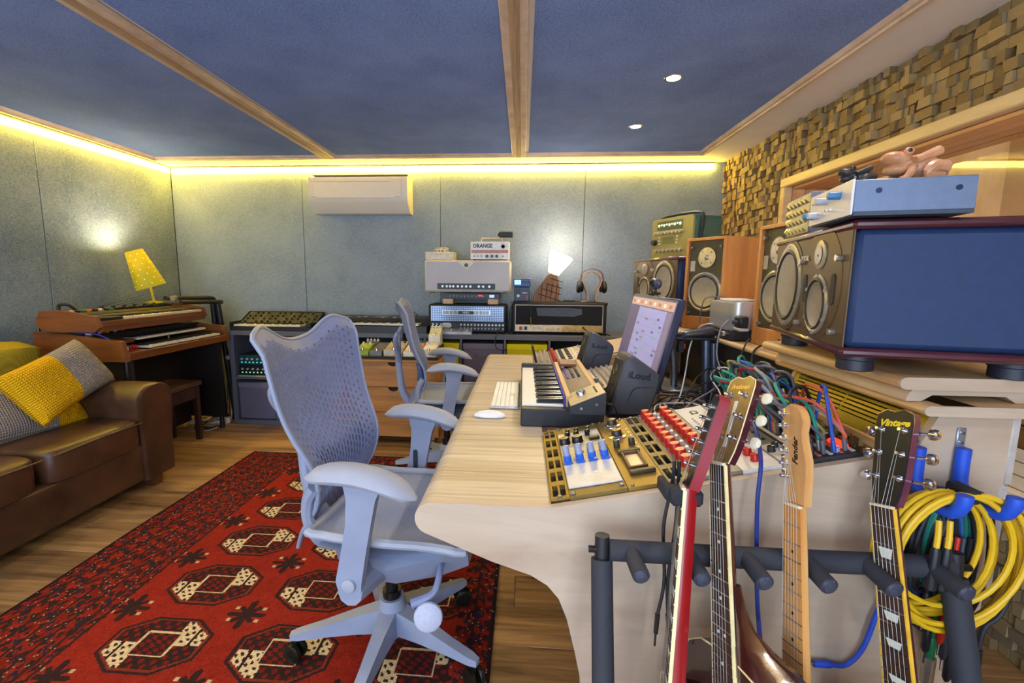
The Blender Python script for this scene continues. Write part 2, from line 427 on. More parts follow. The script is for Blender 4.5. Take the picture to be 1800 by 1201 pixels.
struct('wall_beyond', MB().box(XR+1.5, XR+1.6, -.2, YB, 0, ZC).box(XR+.1, XR+1.5, WY1+.3, WY1+.4, 0, ZC).box(XR+.1, XR+1.5, -.3, -.2, 0, ZC).box(XR+.1, XR+1.5, -.2, YB, ZC, ZC+.05).mesh('wall_beyond', wood('c0a070', 'e4caa0', .6, (1, .1, .3), 7)))
lamp('beyond_fill', 'POINT', (XR+.85, 1.2, 1.95), 60, (1., .88, .72), shadow_soft_size=.1)  # unseen lamp added to brighten the room behind the glass
# slatted board with gold letters standing on the sill
sg = thing('sign_board', 'slatted wooden board with gold letters on the window sill', 'sign', (XR+.03, 1.5, WZ0+.02))
for k in range(3): MB().box(0, .018, -.9, .30, .002+k*.047, .047+k*.047, .003).build('plank', PALE, sg)
MB().box(0, .018, -.9, .30, .143, .222, .003).build('plank', wood('5a3c20', '8a6236', .5, (1, .1, 1), 12), sg)
MB().box(-.004, .018, -.9, .30, .224, .31, .003).build('plank', wood('6e5426', '9a7a3c', .5, (1, .1, 1), 12), sg)
text('lettering', 'IO', .075, plain('d8b45a', .4, .3), sg, frame((-.0052, .165, .268), (0, -1, 0), (0, 0, 1)), bold=.002)
# ---------------------------------------------------------------- rug
RX0, RX1, RY0, RY1 = -1.895, -.082, .15, 3.03
nx, ny = 364, 578
gx = np.linspace(RX0, RX1, nx+1); gy = np.linspace(RY0, RY1, ny+1)
PX, PY = np.meshgrid((gx[:-1]+gx[1:])/2, (gy[:-1]+gy[1:])/2)
rs = np.random.RandomState(3); nz = rs.rand(ny, nx); nzb = np.repeat(np.repeat(rs.rand(ny//6+1, nx//6+1), 6, 0), 6, 1)[:ny, :nx]
C = np.zeros((ny, nx, 3)); RED = np.array(rgb('8c2618')); RED2 = np.array(rgb('741e14')); DRK = np.array(rgb('33201e')); CRM = np.array(rgb('d4bc90')); NAV = np.array(rgb('2c2430')); RU = np.array(rgb('7c3020'))
C[:] = RED; C[nzb > .6] = RED*.92
def put(mask, c): C[mask] = c
fx0, fx1, fy1 = -1.50, -.215, 2.82
fld = (PX > fx0) & (PX < fx1) & (PY < fy1)
pu, pv = .45, .313
ix = np.round((PX+1.225)/pu); iy = np.round((PY-1.33)/pv); u = PX+1.225-ix*pu; v_ = PY-1.33-iy*pv
A_, B_ = .172, .122
def octo(u, v, a, b): return (np.abs(u)/a < 1) & (np.abs(v)/b < 1) & (np.abs(u)/a+np.abs(v)/b < 1.45)
o1 = octo(u, v_, A_, B_) & fld; o2 = octo(u, v_, A_-.012, B_-.010) & fld; o3 = octo(u, v_, A_-.020, B_-.018) & fld
put(o1, DRK); put(o2, RU); put(o3, DRK)
q1 = ((u < 0) & (v_ < 0)) | ((u > 0) & (v_ > 0))
hat = (np.sin(u*180) * np.sin(v_*200+u*60) > .35)
cre = o3 & q1 & ((np.abs(u) > .062) | (np.abs(v_) > .05)) & (np.abs(u) > .045)
put(o3 & ~cre & (np.sin(u*150)*np.sin(v_*150) > .3), RED2)
put(cre, CRM); put(cre & hat, DRK*1.3); put(cre & (np.abs(np.abs(u)-.11) < .005), DRK)
ctr = o3 & (np.abs(u) < .062) & (np.abs(v_) < .05); put(ctr, DRK); put(ctr & (np.sin(u*170+v_*90)*np.sin(v_*180) > .1), RED2)
ln = o3 & ((np.abs(np.abs(u)-.062) < .0035) & (np.abs(v_) < .05) | (np.abs(np.abs(v_)-.05) < .0035) & (np.abs(u) < .062) | (np.abs(v_) < .003) & (np.abs(u) > .062) & (np.abs(u) < .1)); put(ln, CRM*.9)
u2 = PX+1.0-np.round((PX+1.0)/pu)*pu; v2 = PY-1.487-np.round((PY-1.487)/pv)*pv
fl2 = fld & ~o1
st = (np.abs(u2)+np.abs(v2) < .075) & ((np.abs(np.abs(u2)-np.abs(v2)) < .014) | (np.abs(u2) < .012) | (np.abs(v2) < .01)); put(fl2 & st, DRK)
tip = (np.abs(np.abs(u2)-.052) < .007) & (np.abs(np.abs(v2)-.03) < .008); put(fl2 & tip, CRM*.75)
# borders: bands of small angular motifs
bd = ~fld
put(bd, RED2); put(bd & (nzb > .45), RED*.85)
d = np.minimum(np.minimum(PX-RX0, RX1-PX), RY1-PY)
bw = np.where(d == PX-RX0, .39, .135)
ph = np.where(d == RY1-PY, PX, PY)
m1 = (np.sin(ph*95+np.sin(d*60)*2.2) * np.sin(d*88) > .12); m2 = (np.abs(((ph*9+d*9) % 1)-.5) < .17) & (np.sin(d*140) > -.3)
put(bd & m1, DRK); put(bd & m2, NAV); put(bd & m1 & m2 & (nz > .5), RED*.8)
m3 = (np.abs(((ph*14-d*5) % 1)-.5) < .12) & (np.sin(d*70) > .2); put(bd & m3, RED)
for k in (.012, .075, .14, .21, .285, .345, .385): put(bd & (np.abs(d-k) < .005), DRK)
put((d < .012), DRK*.8)
put(bd & (nz > .985), CRM*.5)
C *= (0.82+.36*nz)[..., None]
me = bpy.data.meshes.new('rug')
VX, VY = np.meshgrid(gx, gy); wav = .0015*np.sin(VX*9)*np.sin(VY*7)+.0065
co = np.stack([VX, VY, wav], -1).reshape(-1, 3)
nb = (nx+1)*(ny+1); i0 = np.arange(ny)[:, None]*(nx+1)+np.arange(nx)[None]
fc = np.stack([i0, i0+1, i0+nx+2, i0+nx+1], -1).reshape(-1, 4)
# skirt down to the floor
edge = list(range(0, nx+1))+[j*(nx+1)+nx for j in range(1, ny+1)]+[ny*(nx+1)+i for i in range(nx-1, -1, -1)]+[j*(nx+1) for j in range(ny-1, 0, -1)]
low = co[edge].copy(); low[:, 2] = .0005; ne = len(edge)
co = np.vstack([co, low]); sk = np.array([[edge[i], nb+i, nb+(i+1) % ne, edge[(i+1) % ne]] for i in range(ne)]); fc = np.vstack([fc, sk])
me.vertices.add(len(co)); me.vertices.foreach_set('co', co.ravel()); me.loops.add(fc.size); me.loops.foreach_set('vertex_index', fc.ravel())
me.polygons.add(len(fc)); me.polygons.foreach_set('loop_start', np.arange(0, fc.size, 4)); me.polygons.foreach_set('use_smooth', [True]*len(fc))
me.update(calc_edges=True)
ca = me.color_attributes.new('knots', 'FLOAT_COLOR', 'CORNER')
cc = np.ones((len(fc), 4, 4), 'f'); cc[:nx*ny, :, :3] = C.reshape(-1, 1, 3); cc[nx*ny:, :, :3] = DRK; ca.data.foreach_set('color', cc.ravel())
t = NT('rug_wool'); at = t.new('ShaderNodeAttribute', attribute_name='knots'); t.bump(t.noise(t.coords('Object'), 420, 2), .6, .003)
me.materials.append(t.fin(at.outputs['Color'], .95, 0, .1))
rug = link('rug', me, None, 'red patterned wool rug with octagon medallions under the front office chair', 'rug')
fr = MB()
for i in range(150):
    x = RX0+.01+i*(RX1-RX0-.02)/149; a = random.uniform(-.006, .006); fr.add([(x-.003, RY1-.002, .006), (x+.003, RY1-.002, .006), (x+.003+a, RY1+.03, .002), (x-.003+a, RY1+.03, .002)], [(0, 1, 2, 3)])
fr.build('fringe', plain('b8a486', .9), rug, kind='stuff')
# ================================================================ STUDIO DESK
def thingM(name, label, cat, M, group=None):
    o = thing(name, label, cat, group=group); o.location = M.to_translation(); o.rotation_euler = M.to_euler(); return o
PLY = wood('ac937a', 'cdb9a2', .42, (.25, 1, 1.5), 7); PLYT = wood('a08a70', 'd4c6b0', .38, (.10, 3.2, 1), 26)
PLYE = wood('b98c58', 'e3c393', .45, (.3, .12, 9), 22)
desk = thing('studio_desk', 'pale plywood studio desk with sloping rack bays and a raised speaker shelf', 'desk')
def arc(cx, cz, r, a0, a1, n=8): return [(cx+r*math.cos(a0+(a1-a0)*i/n), cz+r*math.sin(a0+(a1-a0)*i/n)) for i in range(n+1)]
leg = [(.980, 0), (.988, .39), (1.0, .84), (1.0, .985), (.858, .985), (.812, .888), (.732, .880), (.073, .741)]
leg += [(-.2, .741)]+arc(-.2, .702, .039, PI/2, PI*1.36, 8)+[(-.06, .604), (.03, .575), (.068, .552), (.095, .520), (.115, .470), (.135, .39), (.151, .317), (.16, 0)]
for y0 in (.98, 3.045): MB().prism(leg, 'y', y0, y0+.018).build('side_panel', PLY, desk)
for y0 in (1.470, 2.570): MB().prism([(.073, .741), (.732, .880), (.812, .888), (.858, .985), (.885, .985), (.885, .735), (.073, .735)], 'y', y0, y0+.018).build('partition', PLYE, desk)
nose = [(.073, .740), (-.2, .740)]+arc(-.2, .702, .038, PI/2, PI*1.5, 12)+[(-.15, .664), (-.13, .715), (.073, .715)]
MB().prism(nose, 'y', .998, 3.045).build('worktop', PLYT, desk)
MB().box(.073, .87, 1.488, 2.570, .715, .740).build('worktop_centre', wood('5a4636', '7e6650', .5, (3, .12, 1), 14), desk)
MB().box(.872, .888, 1.488, 2.57, .40, .985).build('back_board', plain('26221f', .6, 0, .2, 8), desk)
MB().box(.2, .22, .998, 3.045, .05, .70).build('modesty_board', PLY, desk)
def slab(x0, x1, y0, y1, z0, z1, r, name, m=PLYE):
    """shelf board with a half-round front edge (towards -x) and rounded near front corner"""
    h = (z1-z0)/2; zc = (z0+z1)/2
    prof = [(x1, z1)]+[(x0+h+h*math.cos(a), zc+h*math.sin(a)) for a in [PI/2+PI*i/8 for i in range(9)]]+[(x1, z0)]
    return MB().prism(prof, 'y', y0, y1).build(name, m, desk)
slab(.828, 1.30, .955, 3.08, .985, 1.006, 0, 'shelf')
slab(.800, .90, .955, 1.50, .985, 1.006, 0, 'shelf_nose'); slab(.745, .90, 2.2, 3.08, .985, 1.006, 0, 'shelf_nose')
for y0, y1 in ((.965, 1.50), (2.43, 3.08)):
    slab(.755, 1.30, y0, y1, 1.036, 1.061, 0, 'speaker_slab')
    if y0 < 2: slab(.755, 1.30, y0-.006, y0-.0003, 1.036, 1.061, 0, 'end_band', PLY); slab(.800, 1.30, .949, .9547, .985, 1.006, 0, 'end_band', PLY)
    MB().prism([(.79, 1.007)]+arc(.818, 1.008, .028, PI, PI/2, 6)+[(1.0, 1.036)]+arc(1.0, 1.008, .028, PI/2, 0, 6)+[(1.028, 1.007), (1.0, 1.007), (.98, 1.02), (.84, 1.02), (.82, 1.007)], 'y', y0+.02, y1-.02).build('bracket', PLY, desk)
MB().box(.995, 1.012, .978, .999, .835, .985, .003).box(.99, 1.008, .978, .999, .6, .833, .003).build('hinge_strip', plain('b8b0a8', .5), desk)
# ---------------------------------------------------------------- near rack bay
VD = Vector((.659, 0, .139)).normalized()
RM = frame((.073, 1.468, .748), (0, -1, 0), VD)                      # local x towards the camera, y up the slope
RW = .468
GOLD = plain('907636', .42, .7, .1, 12); GOLD2 = plain('9c8238', .4, .7, .12, 10); GREYP = plain('8e8880', .45, .3); PNLW = plain('d9d4cc', .45, 0, .03)
BLUEK = plain('2f62c8', .4); GREYK = plain('8f97b4', .45); REDK = plain('c0281e', .3, .2, .1, 40)
def rack(name, label, y0, y1, group=None):
    return thingM(name, label, 'rack unit', RM @ T(0, y0, 0), group)
def plate(t, h, m, name='faceplate', x0=0, x1=RW):
    MB().box(x0+.0005, x1-.0005, .0006, h-.0006, -.02, .0025, .0006).build(name, m, t)
def screw(t, pts, r=.0055, m=None):
    for x, y in pts: MB().lathe([(r, .0025), (r, .005), (r*.7, .0065), (0, .0065)], (x, y, 0), n=10).build('screw', m or plain('8a8a90', .35, .8), t)
def knob(t, x, y, r, h, m, name='knob', cap=None, skirt=None, n=14, z=.0025):
    p = [(r*1.02, 0), (r, h*.15), (r*.88, h*.92), (r*.8, h), (0, h)]
    o = MB().lathe(p, (x, y, z), n=n).build(name, m, t)
    if cap: MB().lathe([(r*.74, h), (r*.74, h+.0008), (0, h+.0008)], (x, y, z), n=n).build('cap', cap, o)
    if skirt: MB().lathe([(r*1.6, 0), (r*1.55, .003), (r*1.1, .004), (r, .006)], (x, y, z), n=18).build('skirt', skirt, o)
    MB().box(x-.0008, x+.0008, y+r*.2, y+r*.8, z+h*.9, z+h+.0012).build('pointer', WHITE, o)
    return o
def vent(name, label, y0, y1, m):
    t = rack(name, label, y0, y1, 'slotted gold blanking panels'); h = y1-y0; n = 6; pw = RW/n
    mb = MB(); sw, sh = .050, h*.30
    # plate with two rows of slots, built from bars so that the slots are open
    ys = [0, h*.14, h*.14+sh, h*.56, h*.56+sh, h]
    for k in (0, 2, 4): mb.box(0, RW, ys[k]+.0003, ys[k+1]-.0, -.002, .0025)
    for k in (1, 3):
        for i in range(n+1):
            a = 0 if i == 0 else (i-.5)*pw+sw/2+.002; b = RW if i == n else (i+.5)*pw-sw/2-.002
            if i == n: b = RW
            mb.box(a if i else 0, b if i < n else RW, ys[k], ys[k+1], -.002, .0025)
    mb.build('faceplate', m, t)
    MB().box(.002, RW-.002, .002, h-.002, -.03, -.012).build('backing', BLACK, t)
    screw(t, [(.008, h/2), (RW-.008, h/2)]); return t
vent('vent_panel', 'gold slotted blanking panel at the front edge of the near rack bay', 0, .042, GOLD)
# three-unit microphone preamp
t = rack('mic_preamp', 'preamp with black knobs, blue-skirted knobs and a white lower plate in near rack bay', .042, .174)
plate(t, .132, plain('7e6a3a', .42, .6)); MB().box(.055, .30, .004, .128, .0025, .0045, .0008).build('face_inlay', plain('b9b2a4', .4, .3), t)
MB().box(.30, .432, .003, .129, .0025, .0055, .001).build('lower_plate', plain('b9bfd0', .3, .1), t)
MB().box(.07, .10, .006, .126, .0045, .005).build('scale_strip', PNLW, t)
for v in (.035, .062, .096): knob(t, .080, v, .0075, .022, BLACKG); knob(t, .100, v-.004, .0075, .02, BLACKG)
for v in (.020, .058): knob(t, .142, v, .017, .020, BLACKG, cap=plain('8a7440', .3, .6))
MB().box(.132, .15, .092, .122, .0045, .013, .002).build('meter', plain('1a1a1c', .3), t)
for i in range(4):
    v = .016+i*.033; knob(t, .235, v, .0095, .028, GREYK)
    MB().lathe([(.0105, .0045), (.0105, .02), (.009, .022)], (.272, v, 0), n=14).build('blue_skirt', BLUEK, t)
    k = knob(t, .272, v, .0092, .045, GREYK); MB().lathe([(.0125, .0045), (.0125, .007), (0, .007)], (.288, v, 0), n=14).build('blue_collar', BLUEK, t)
for x, y in ((.055+i*.02, .01+((i*7) % 5)*.026) for i in range(10)): MB().lathe([(.003, .0045), (.003, .008), (0, .009)], (x+.05, y, 0), n=8).build('push_button', plain('d9d0c0', .4), t)
screw(t, [(.008, .01), (RW-.012, .01), (RW-.02, .122), (.008, .122)], .006)
text('arrow_mark', 'V', .016, WHITE, t, T(.365, .075, .006), .0003, bold=.002)
# gold compressor with meter
t = rack('compressor_unit', 'gold compressor with dark collared knobs and a square cream meter in near rack bay', .174, .262)
plate(t, .088, GOLD)
for x, v in ((.052, .044), (.150, .040)): knob(t, x, v, .016, .022, plain('4a4238', .35, .5), cap=plain('8a7a50', .3, .8), skirt=CHROME)
knob(t, .225, .024, .009, .02, plain('38362e', .4)); knob(t, .222, .066, .009, .02, plain('38362e', .4))
MB().box(.268, .282, .016, .074, .0025, .012, .002).build('toggle_bar', plain('4c4436', .4, .4), t)
MB().box(.395, .41, .02, .080, .0025, .012, .002).build('toggle_bar', plain('4c4436', .4, .4), t)
fr_ = MB()
for b in ((.292, .388, .022, .028), (.292, .388, .062, .068), (.292, .298, .028, .062), (.382, .388, .028, .062)): fr_.box(*b, .0025, .014, .001)
fr_.build('meter_frame', plain('5a3e2a', .4, .2), t); MB().box(.298, .382, .028, .062, .0025, .006).build('meter_face', plain('f0d8a4', .4), t)
screw(t, [(.008, .012), (RW-.008, .012), (.008, .076), (RW-.008, .076)], .004)
for i in range(6): MB().box(.09+i*.03, .104+i*.03, .076, .079, .0025, .0032).build('legend', WHITE, t)
vent('vent_panel', 'slotted blanking panel between the gold compressor and the red knobs', .262, .306, plain('6e6248', .42, .6))
# equaliser with two rows of red knobs
t = rack('equaliser_unit', 'grey equaliser with two rows of red knobs in near rack bay', .306, .423)
plate(t, .117, plain('8a8478', .4, .5))
for i in range(10):
    x = .030+i*.041; knob(t, x, .022, .0145, .024, REDK, cap=plain('e0603a', .3)); knob(t, x, .080, .0145, .024, REDK, cap=plain('e0603a', .3))
    MB().lathe([(.006, .0025), (.006, .011), (.004, .013), (0, .013)], (x, .051, 0), n=10).build('push_button', plain('dcdce0', .3, .3), t)
screw(t, [(.007, .008), (RW-.007, .008)], .005)
t = rack('channel_module', 'white faced channel module beside the red-knob equaliser', .423, .507)
plate(t, .084, PNLW); text('model_mark', 'C2', .030, plain('2a4a34', .5), t, T(.055, .042, .003), .0003, bold=.001)
for i in range(14):
    for j in range(3): MB().lathe([(.0028, .0025), (.0028, .006), (0, .0065)], (.11+i*.016, .02+j*.022, 0), n=6).build('push_button', plain('a8a49c', .4), t)
for i in range(3): knob(t, .36+i*.035, .045, .010, .016, REDK)
t = rack('line_module', 'grey and white line module next to the patch cables', .507, .556)
plate(t, .049, GREYP)
MB().box(.36, .455, .004, .046, .0025, .004).build('white_plate', PNLW, t); text('letter_mark', 'L', .022, BLACK, t, T(.43, .025, .0045), .0003)
for i in range(4): MB().lathe([(.0045, .0025), (.0045, .005), (.002, .005)], (.25+i*.025, .03, 0), n=10).build('socket', BLACK, t)
knob(t, .38, .03, .008, .012, BLACK); knob(t, .40, .012, .009, .014, BLACK)
pb = rack('patch_bay', 'black patch bay with rows of jack sockets full of coloured patch leads', .556, .674)
plate(pb, .118, plain('2c2a2e', .45))
for r_, yy in enumerate((.012, .034, .058, .080, .104)): MB().box(.01, RW-.01, yy-.004, yy+.004, .0025, .004).build('label_strip', PNLW if r_ % 2 == 0 else plain('c86a50', .5), pb)
for yy in (.023, .047, .069, .092):
    mb = MB()
    for i in range(24): mb.lathe([(.0052, .0025), (.0052, .0045), (.0028, .0045), (.0028, .001)], (.016+i*.0188, yy, 0), n=8)
    mb.build('socket_row', plain('6a6a70', .35, .7), pb)
MB().box(.395, .44, .086, .108, .0025, .012, .003).build('red_lamp', glow('ff3a20', 1.2), pb)
knob(pb, .37, .098, .011, .01, BLACK); knob(pb, .445, .075, .009, .010, GREYK)
# patch leads arching over the patch bay
PCOL = [('1f8f7c', 'teal'), ('2a4fb0', 'blue'), ('55555c', 'grey'), ('a02838', 'red'), ('1e1e22', 'black'), ('c8503a', 'orange'), ('8a8a90', 'pale grey'), ('98904a', 'olive')]
rnd = random.Random(11); cnt = {}
for i in range(58):
    hx, nm = PCOL[[0, 2, 4, 2, 1, 0, 3, 6, 2, 0, 4, 5, 1, 2, 7][i % 15]]
    x0 = rnd.uniform(.03, .38); x1 = min(max(x0+rnd.choice((-1, 1))*rnd.uniform(.06, .24), .02), .45)
    y0 = rnd.choice((.023, .047, .069, .092)); y1 = rnd.choice((.023, .047, .069, .092))
    hgt = rnd.uniform(.06, .125)+abs(x1-x0)*.15; bow = rnd.uniform(-.05, .02)
    pts = [(x0, y0, .03), (x0, y0, .045), (x0+(x1-x0)*.2, y0+bow, hgt), ((x0+x1)/2, (y0+y1)/2+bow*1.5, hgt*1.12), (x0+(x1-x0)*.8, y1+bow, hgt), (x1, y1, .045), (x1, y1, .03)]
    cnt[nm] = cnt.get(nm, 0)+1
    t = thingM('patch_lead', '%s patch lead arching over the patch bay' % nm, 'cable', RM @ T(0, .556, 0), 'patch leads on the patch bay, '+nm)
    MB().tube(pts, .0038, 7, 4).build('lead', plain(hx, .5), t)
    for x, y in ((x0, y0), (x1, y1)): MB().lathe([(.005, .0045), (.005, .026), (.0036, .034)], (x, y, 0), n=8).build('jack_plug', plain(hx, .4) if i % 3 else STEEL, t)
ORD = ['nearest', 'second', 'third', 'fourth', 'fifth', 'sixth', 'seventh', 'eighth', 'ninth', 'tenth', 'eleventh', 'twelfth', 'thirteenth', 'fourteenth', 'fifteenth', 'sixteenth', 'seventeenth', 'eighteenth']
for nm in cnt:                                                       # count each colour from the end nearest the camera
    obs = [o for o in col.objects if o.name.startswith('patch_lead') and o.get('label', '').startswith(nm+' patch')]
    obs.sort(key=lambda o: -max(v.co.x for v in o.children[0].data.vertices))
    if len(obs) > 1:
        for k, o in enumerate(obs): o['label'] = '%s patch lead over the patch bay, %s of its colour from the near end' % (nm, ORD[k] if k else 'first')
# upper bay: gold louvred panel leaning under the speaker shelf
UD = Vector((.046, 0, .097)).normalized()
UM = frame((.815, 1.466, .893), (0, -1, 0), UD)
t = thingM('louvre_panel', 'olive gold louvred panel leaning under the near speaker shelf', 'rack panel', UM)
UH = .104; mb = MB(); yy = [.0]
zz = .0
mb.box(0, .02, 0, UH, -.004, 0); mb.box(RW-.03, RW, 0, UH, -.004, 0); mb.box(.23, .235, .028, .092, -.004, 0)
mb.box(.02, RW-.03, 0, .028, -.004, 0); mb.box(.02, RW-.03, .092, UH, -.004, 0)
for k in range(6): mb.box(.02, RW-.03, .031+k*.0107, .038+k*.0107, -.004, 0)
mb.build('louvres', plain('a08c34', .38, .6, .12, 9), t)
MB().box(.004, RW-.004, .004, UH-.004, -.045, -.03).build('backing', BLACK, t)
screw(t, [(.012, .012), (.012, UH-.01), (RW-.012, .012), (RW-.012, UH-.01)], .006)
# far rack bay: small mixer strip modules
FM = frame((.073, 3.043, .748), (0, -1, 0), VD)
FW = .452
def frack(name, label, y0, y1, m):
    t = thingM(name, label, 'rack unit', FM @ T(0, y0, 0)); h = y1-y0
    MB().box(.0005, FW-.0005, .0006, h-.0006, -.02, .0025, .0006).build('faceplate', m, t); return t
t = frack('channel_strip', 'grey channel strip with small silver knobs in far rack bay', 0, .10, plain('a89a88', .4, .3))
for i in range(8):
    for j in range(3): knob(t, .04+i*.052, .02+j*.03, .009, .018, plain('c8c4be', .35, .5), n=8)
t = frack('red_knob_strip', 'narrow far rack unit with a row of red knobs', .10, .15, plain('8a6a5c', .4, .3))
for i in range(9): knob(t, .03+i*.048, .025, .012, .02, REDK, n=10)
t = frack('black_button_strip', 'far rack unit with black square buttons on a cream face', .15, .24, plain('c9c0b0', .45))
for i in range(7):
    for j in range(2): MB().box(.03+i*.058, .06+i*.058, .012+j*.04, .036+j*.04, .0025, .009, .002).build('button', BLACK, t)
t = frack('fader_unit', 'cream faced fader unit at the back of far rack bay', .24, .40, plain('cbbfae', .45))
for i in range(8): MB().box(.04+i*.05, .046+i*.05, .02, .14, .0025, .0035).build('fader_slot', BLACK, t); MB().box(.034+i*.05, .052+i*.05, .05+.01*(i % 4), .062+.01*(i % 4), .0025, .014, .002).build('fader_cap', plain('b0a8a0', .4), t)
frack('blank_plate', 'plain dusky pink blanking plate at the top of far rack bay', .40, .674, plain('b8a294', .5))
# ---------------------------------------------------------------- things on the worktop
kb = thing('computer_keyboard', 'white and aluminium computer keyboard at the edge of the desk', 'keyboard', (-.065, 1.97, .741), PI/2)
MB().box(-.215, .215, -.057, .057, 0, .009, .003).build('case', plain('d8d8d8', .35, .4), kb)
kk = MB()
for r_ in range(6):
    n = [14, 14, 14, 13, 12, 8][r_]; wd = .42/n
    for i in range(n): kk.box(-.21+i*wd+.0012, -.21+(i+1)*wd-.0012, .052-r_*.018-.0155, .052-r_*.018, .009, .0125, .0012)
kk.build('keys', plain('f2f0ea', .45, 0, .02), kb)
MB().box(-.045, -.02, -.04, -.018, .0125, .0128).build('sticker', plain('d8c890', .5), kb)
ms = thing('computer_mouse', 'white low curved computer mouse on the desk', 'mouse', (-.115, 1.655, .741), 0)
rings = []
for k in range(9):
    a = -1+k/4; w_ = .029*math.sqrt(max(.02, 1-a*a*.86)); h = .019*math.sqrt(max(.03, 1-a*a*.96))
    rings.append([(.057*a, w_*math.cos(th), .004+max(0, math.sin(th))*h-(.003 if math.sin(th) < 0 else 0)) for th in [2*PI*i/16 for i in range(16)]])
MB().loft(rings).build('shell', plain('f4f2f0', .2, 0, .02, coat=.3), ms)
MB().box(-.05, .05, -.024, .024, .0, .0035, .001).build('base', plain('b8b8ba', .4, .3), ms)
# synthesiser keyboard with wooden strip lying along the desk
sy_ = thing('synthesizer', 'black and wood synthesizer keyboard lying along the desk beside the computer keyboard', 'synthesizer', (.0, 1.55, .741))
MB().box(0, .285, 0, .045, .0, .062, .004).box(0, .285, .72, .765, .0, .085, .004).box(.0, .285, .045, .72, 0, .045, .002).build('case', plain('26282e', .45), sy_)
wk = MB(); bk = MB(); n = 29; kw = .675/n
for i in range(n):
    y0 = .045+i*kw; wk.box(.004, .150, y0+.0006, y0+kw-.0006, .045, .068, .002)
    if i % 7 in (0, 1, 3, 4, 5) and i < n-1: bk.prism([(.055, .068), (.062, .082), (.150, .086), (.150, .068)], 'y', y0+kw-.0065, y0+kw+.0065)
wk.build('white_keys', plain('efeae0', .35, 0, .02), sy_); bk.build('black_keys', plain('1a1a1e', .25), sy_)
MB().box(.15, .158, .045, .72, .045, .095, .002).build('felt_strip', plain('3a3a9c', .7), sy_)
WSY = wood('b58a58', 'd6b282', .45, (1, .1, 1), 14)
MB().box(.158, .178, .045, .72, .045, .10, .003).box(.262, .285, .045, .72, .045, .115, .003).build('wood_strip', WSY, sy_)
pn = MB().add([(.178, .045, .09), (.262, .045, .11), (.262, .72, .11), (.178, .72, .09), (.178, .045, .045), (.262, .045, .045), (.262, .72, .045), (.178, .72, .045)], [(0, 1, 2, 3), (4, 0, 3, 7), (5, 6, 2, 1), (0, 4, 5, 1), (3, 2, 6, 7)]).build('control_panel', plain('4a3228', .45), sy_)
for i in range(8):
    for j in range(3):
        x = .19+j*.022; z = .09+(x-.178)*.238
        MB().box(x, x+.012, .36+i*.026, .372+i*.026, z, z+.006, .001).build('button', [plain('6a58a8', .4), plain('3a3048', .4), plain('1c1a1e', .4)][j], sy_)
for i in range(3): MB().box(.185, .20, .60+i*.03, .622+i*.03, .092, .099, .001).build('label_block', WHITE, sy_)
MB().box(.18, .255, .58, .71, .103, .116, .002).build('end_cover', plain('7a4c34', .5), sy_)
# wedge-shaped monitor controller standing on the near end of the synthesizer
mc = thing('monitor_controller', 'wedge-shaped beige topped controller box with a silver knob on the synthesizer', 'controller', (.165, 1.505, .741+.062))
wd = [(0, .0), (.0, .025), (.115, .075), (.115, .0)]
MB().prism(wd, 'y', .0, .15).build('case', plain('2c2e34', .5), mc)
SLM = frame((0, 0, .0255), (.115, 0, .05), (0, 1, 0))
MB().box(0, .124, .001, .149, 0, .003, .001, SLM).build('top_plate', plain('b5a68c', .4, .2), mc)
MB().lathe([(.017, .003), (.016, .014), (.012, .019), (0, .019)], n=20).xf(SLM @ T(.05, .08, 0)).build('knob', CHROME, mc)
for i in range(5): MB().lathe([(.003, .003), (.003, .006), (0, .006)], n=8).xf(SLM @ T(.1, .04+i*.018, 0)).build('push_button', BLACK, mc)
for x, z in ((.035, .02), (.085, .035)): MB().cyl((x, -.0015, z), (x, .001, z), .005).build('screw', CHROME, mc)
MB().tube([(.115, .03, .03), (.14, .02, .03), (.16, .05, .0), (.18, .12, -.055)], .003).build('lead', BLACK, mc)
# small silver mixer on the desk behind the synthesizer
mx = thing('desk_mixer', 'small silver desk mixer crowded with knobs between the two desk speakers', 'mixer', (.30, 1.90, .741))
MB().prism([(0, 0), (.0, .05), (.16, .085), (.16, 0)], 'y', 0, .40).build('case', plain('8a8078', .45, .3), mx)
MM = frame((0, 0, .0505), (.16, 0, .035), (0, 1, 0))
kb1 = MB()
for i in range(12):
    for j in range(5): kb1.lathe([(.006, 0), (.005, .014), (0, .014)], (.018+j*.026, .03+i*.031, 0), n=7)
kb1.xf(MM).build('knobs', plain('c9c6c2', .3, .6), mx)
MB().box(.001, .160, .003, .397, 0, .0015, 0, MM).build('faceplate', plain('b0a89c', .35, .5), mx)
MB().box(.0, .02, .0, .012, .03, .10).build('bracket', STEEL, mx)
def text_side(t, body, size, M, m): text('lettering', body, size, m, t, M, .0006, bold=.0006)
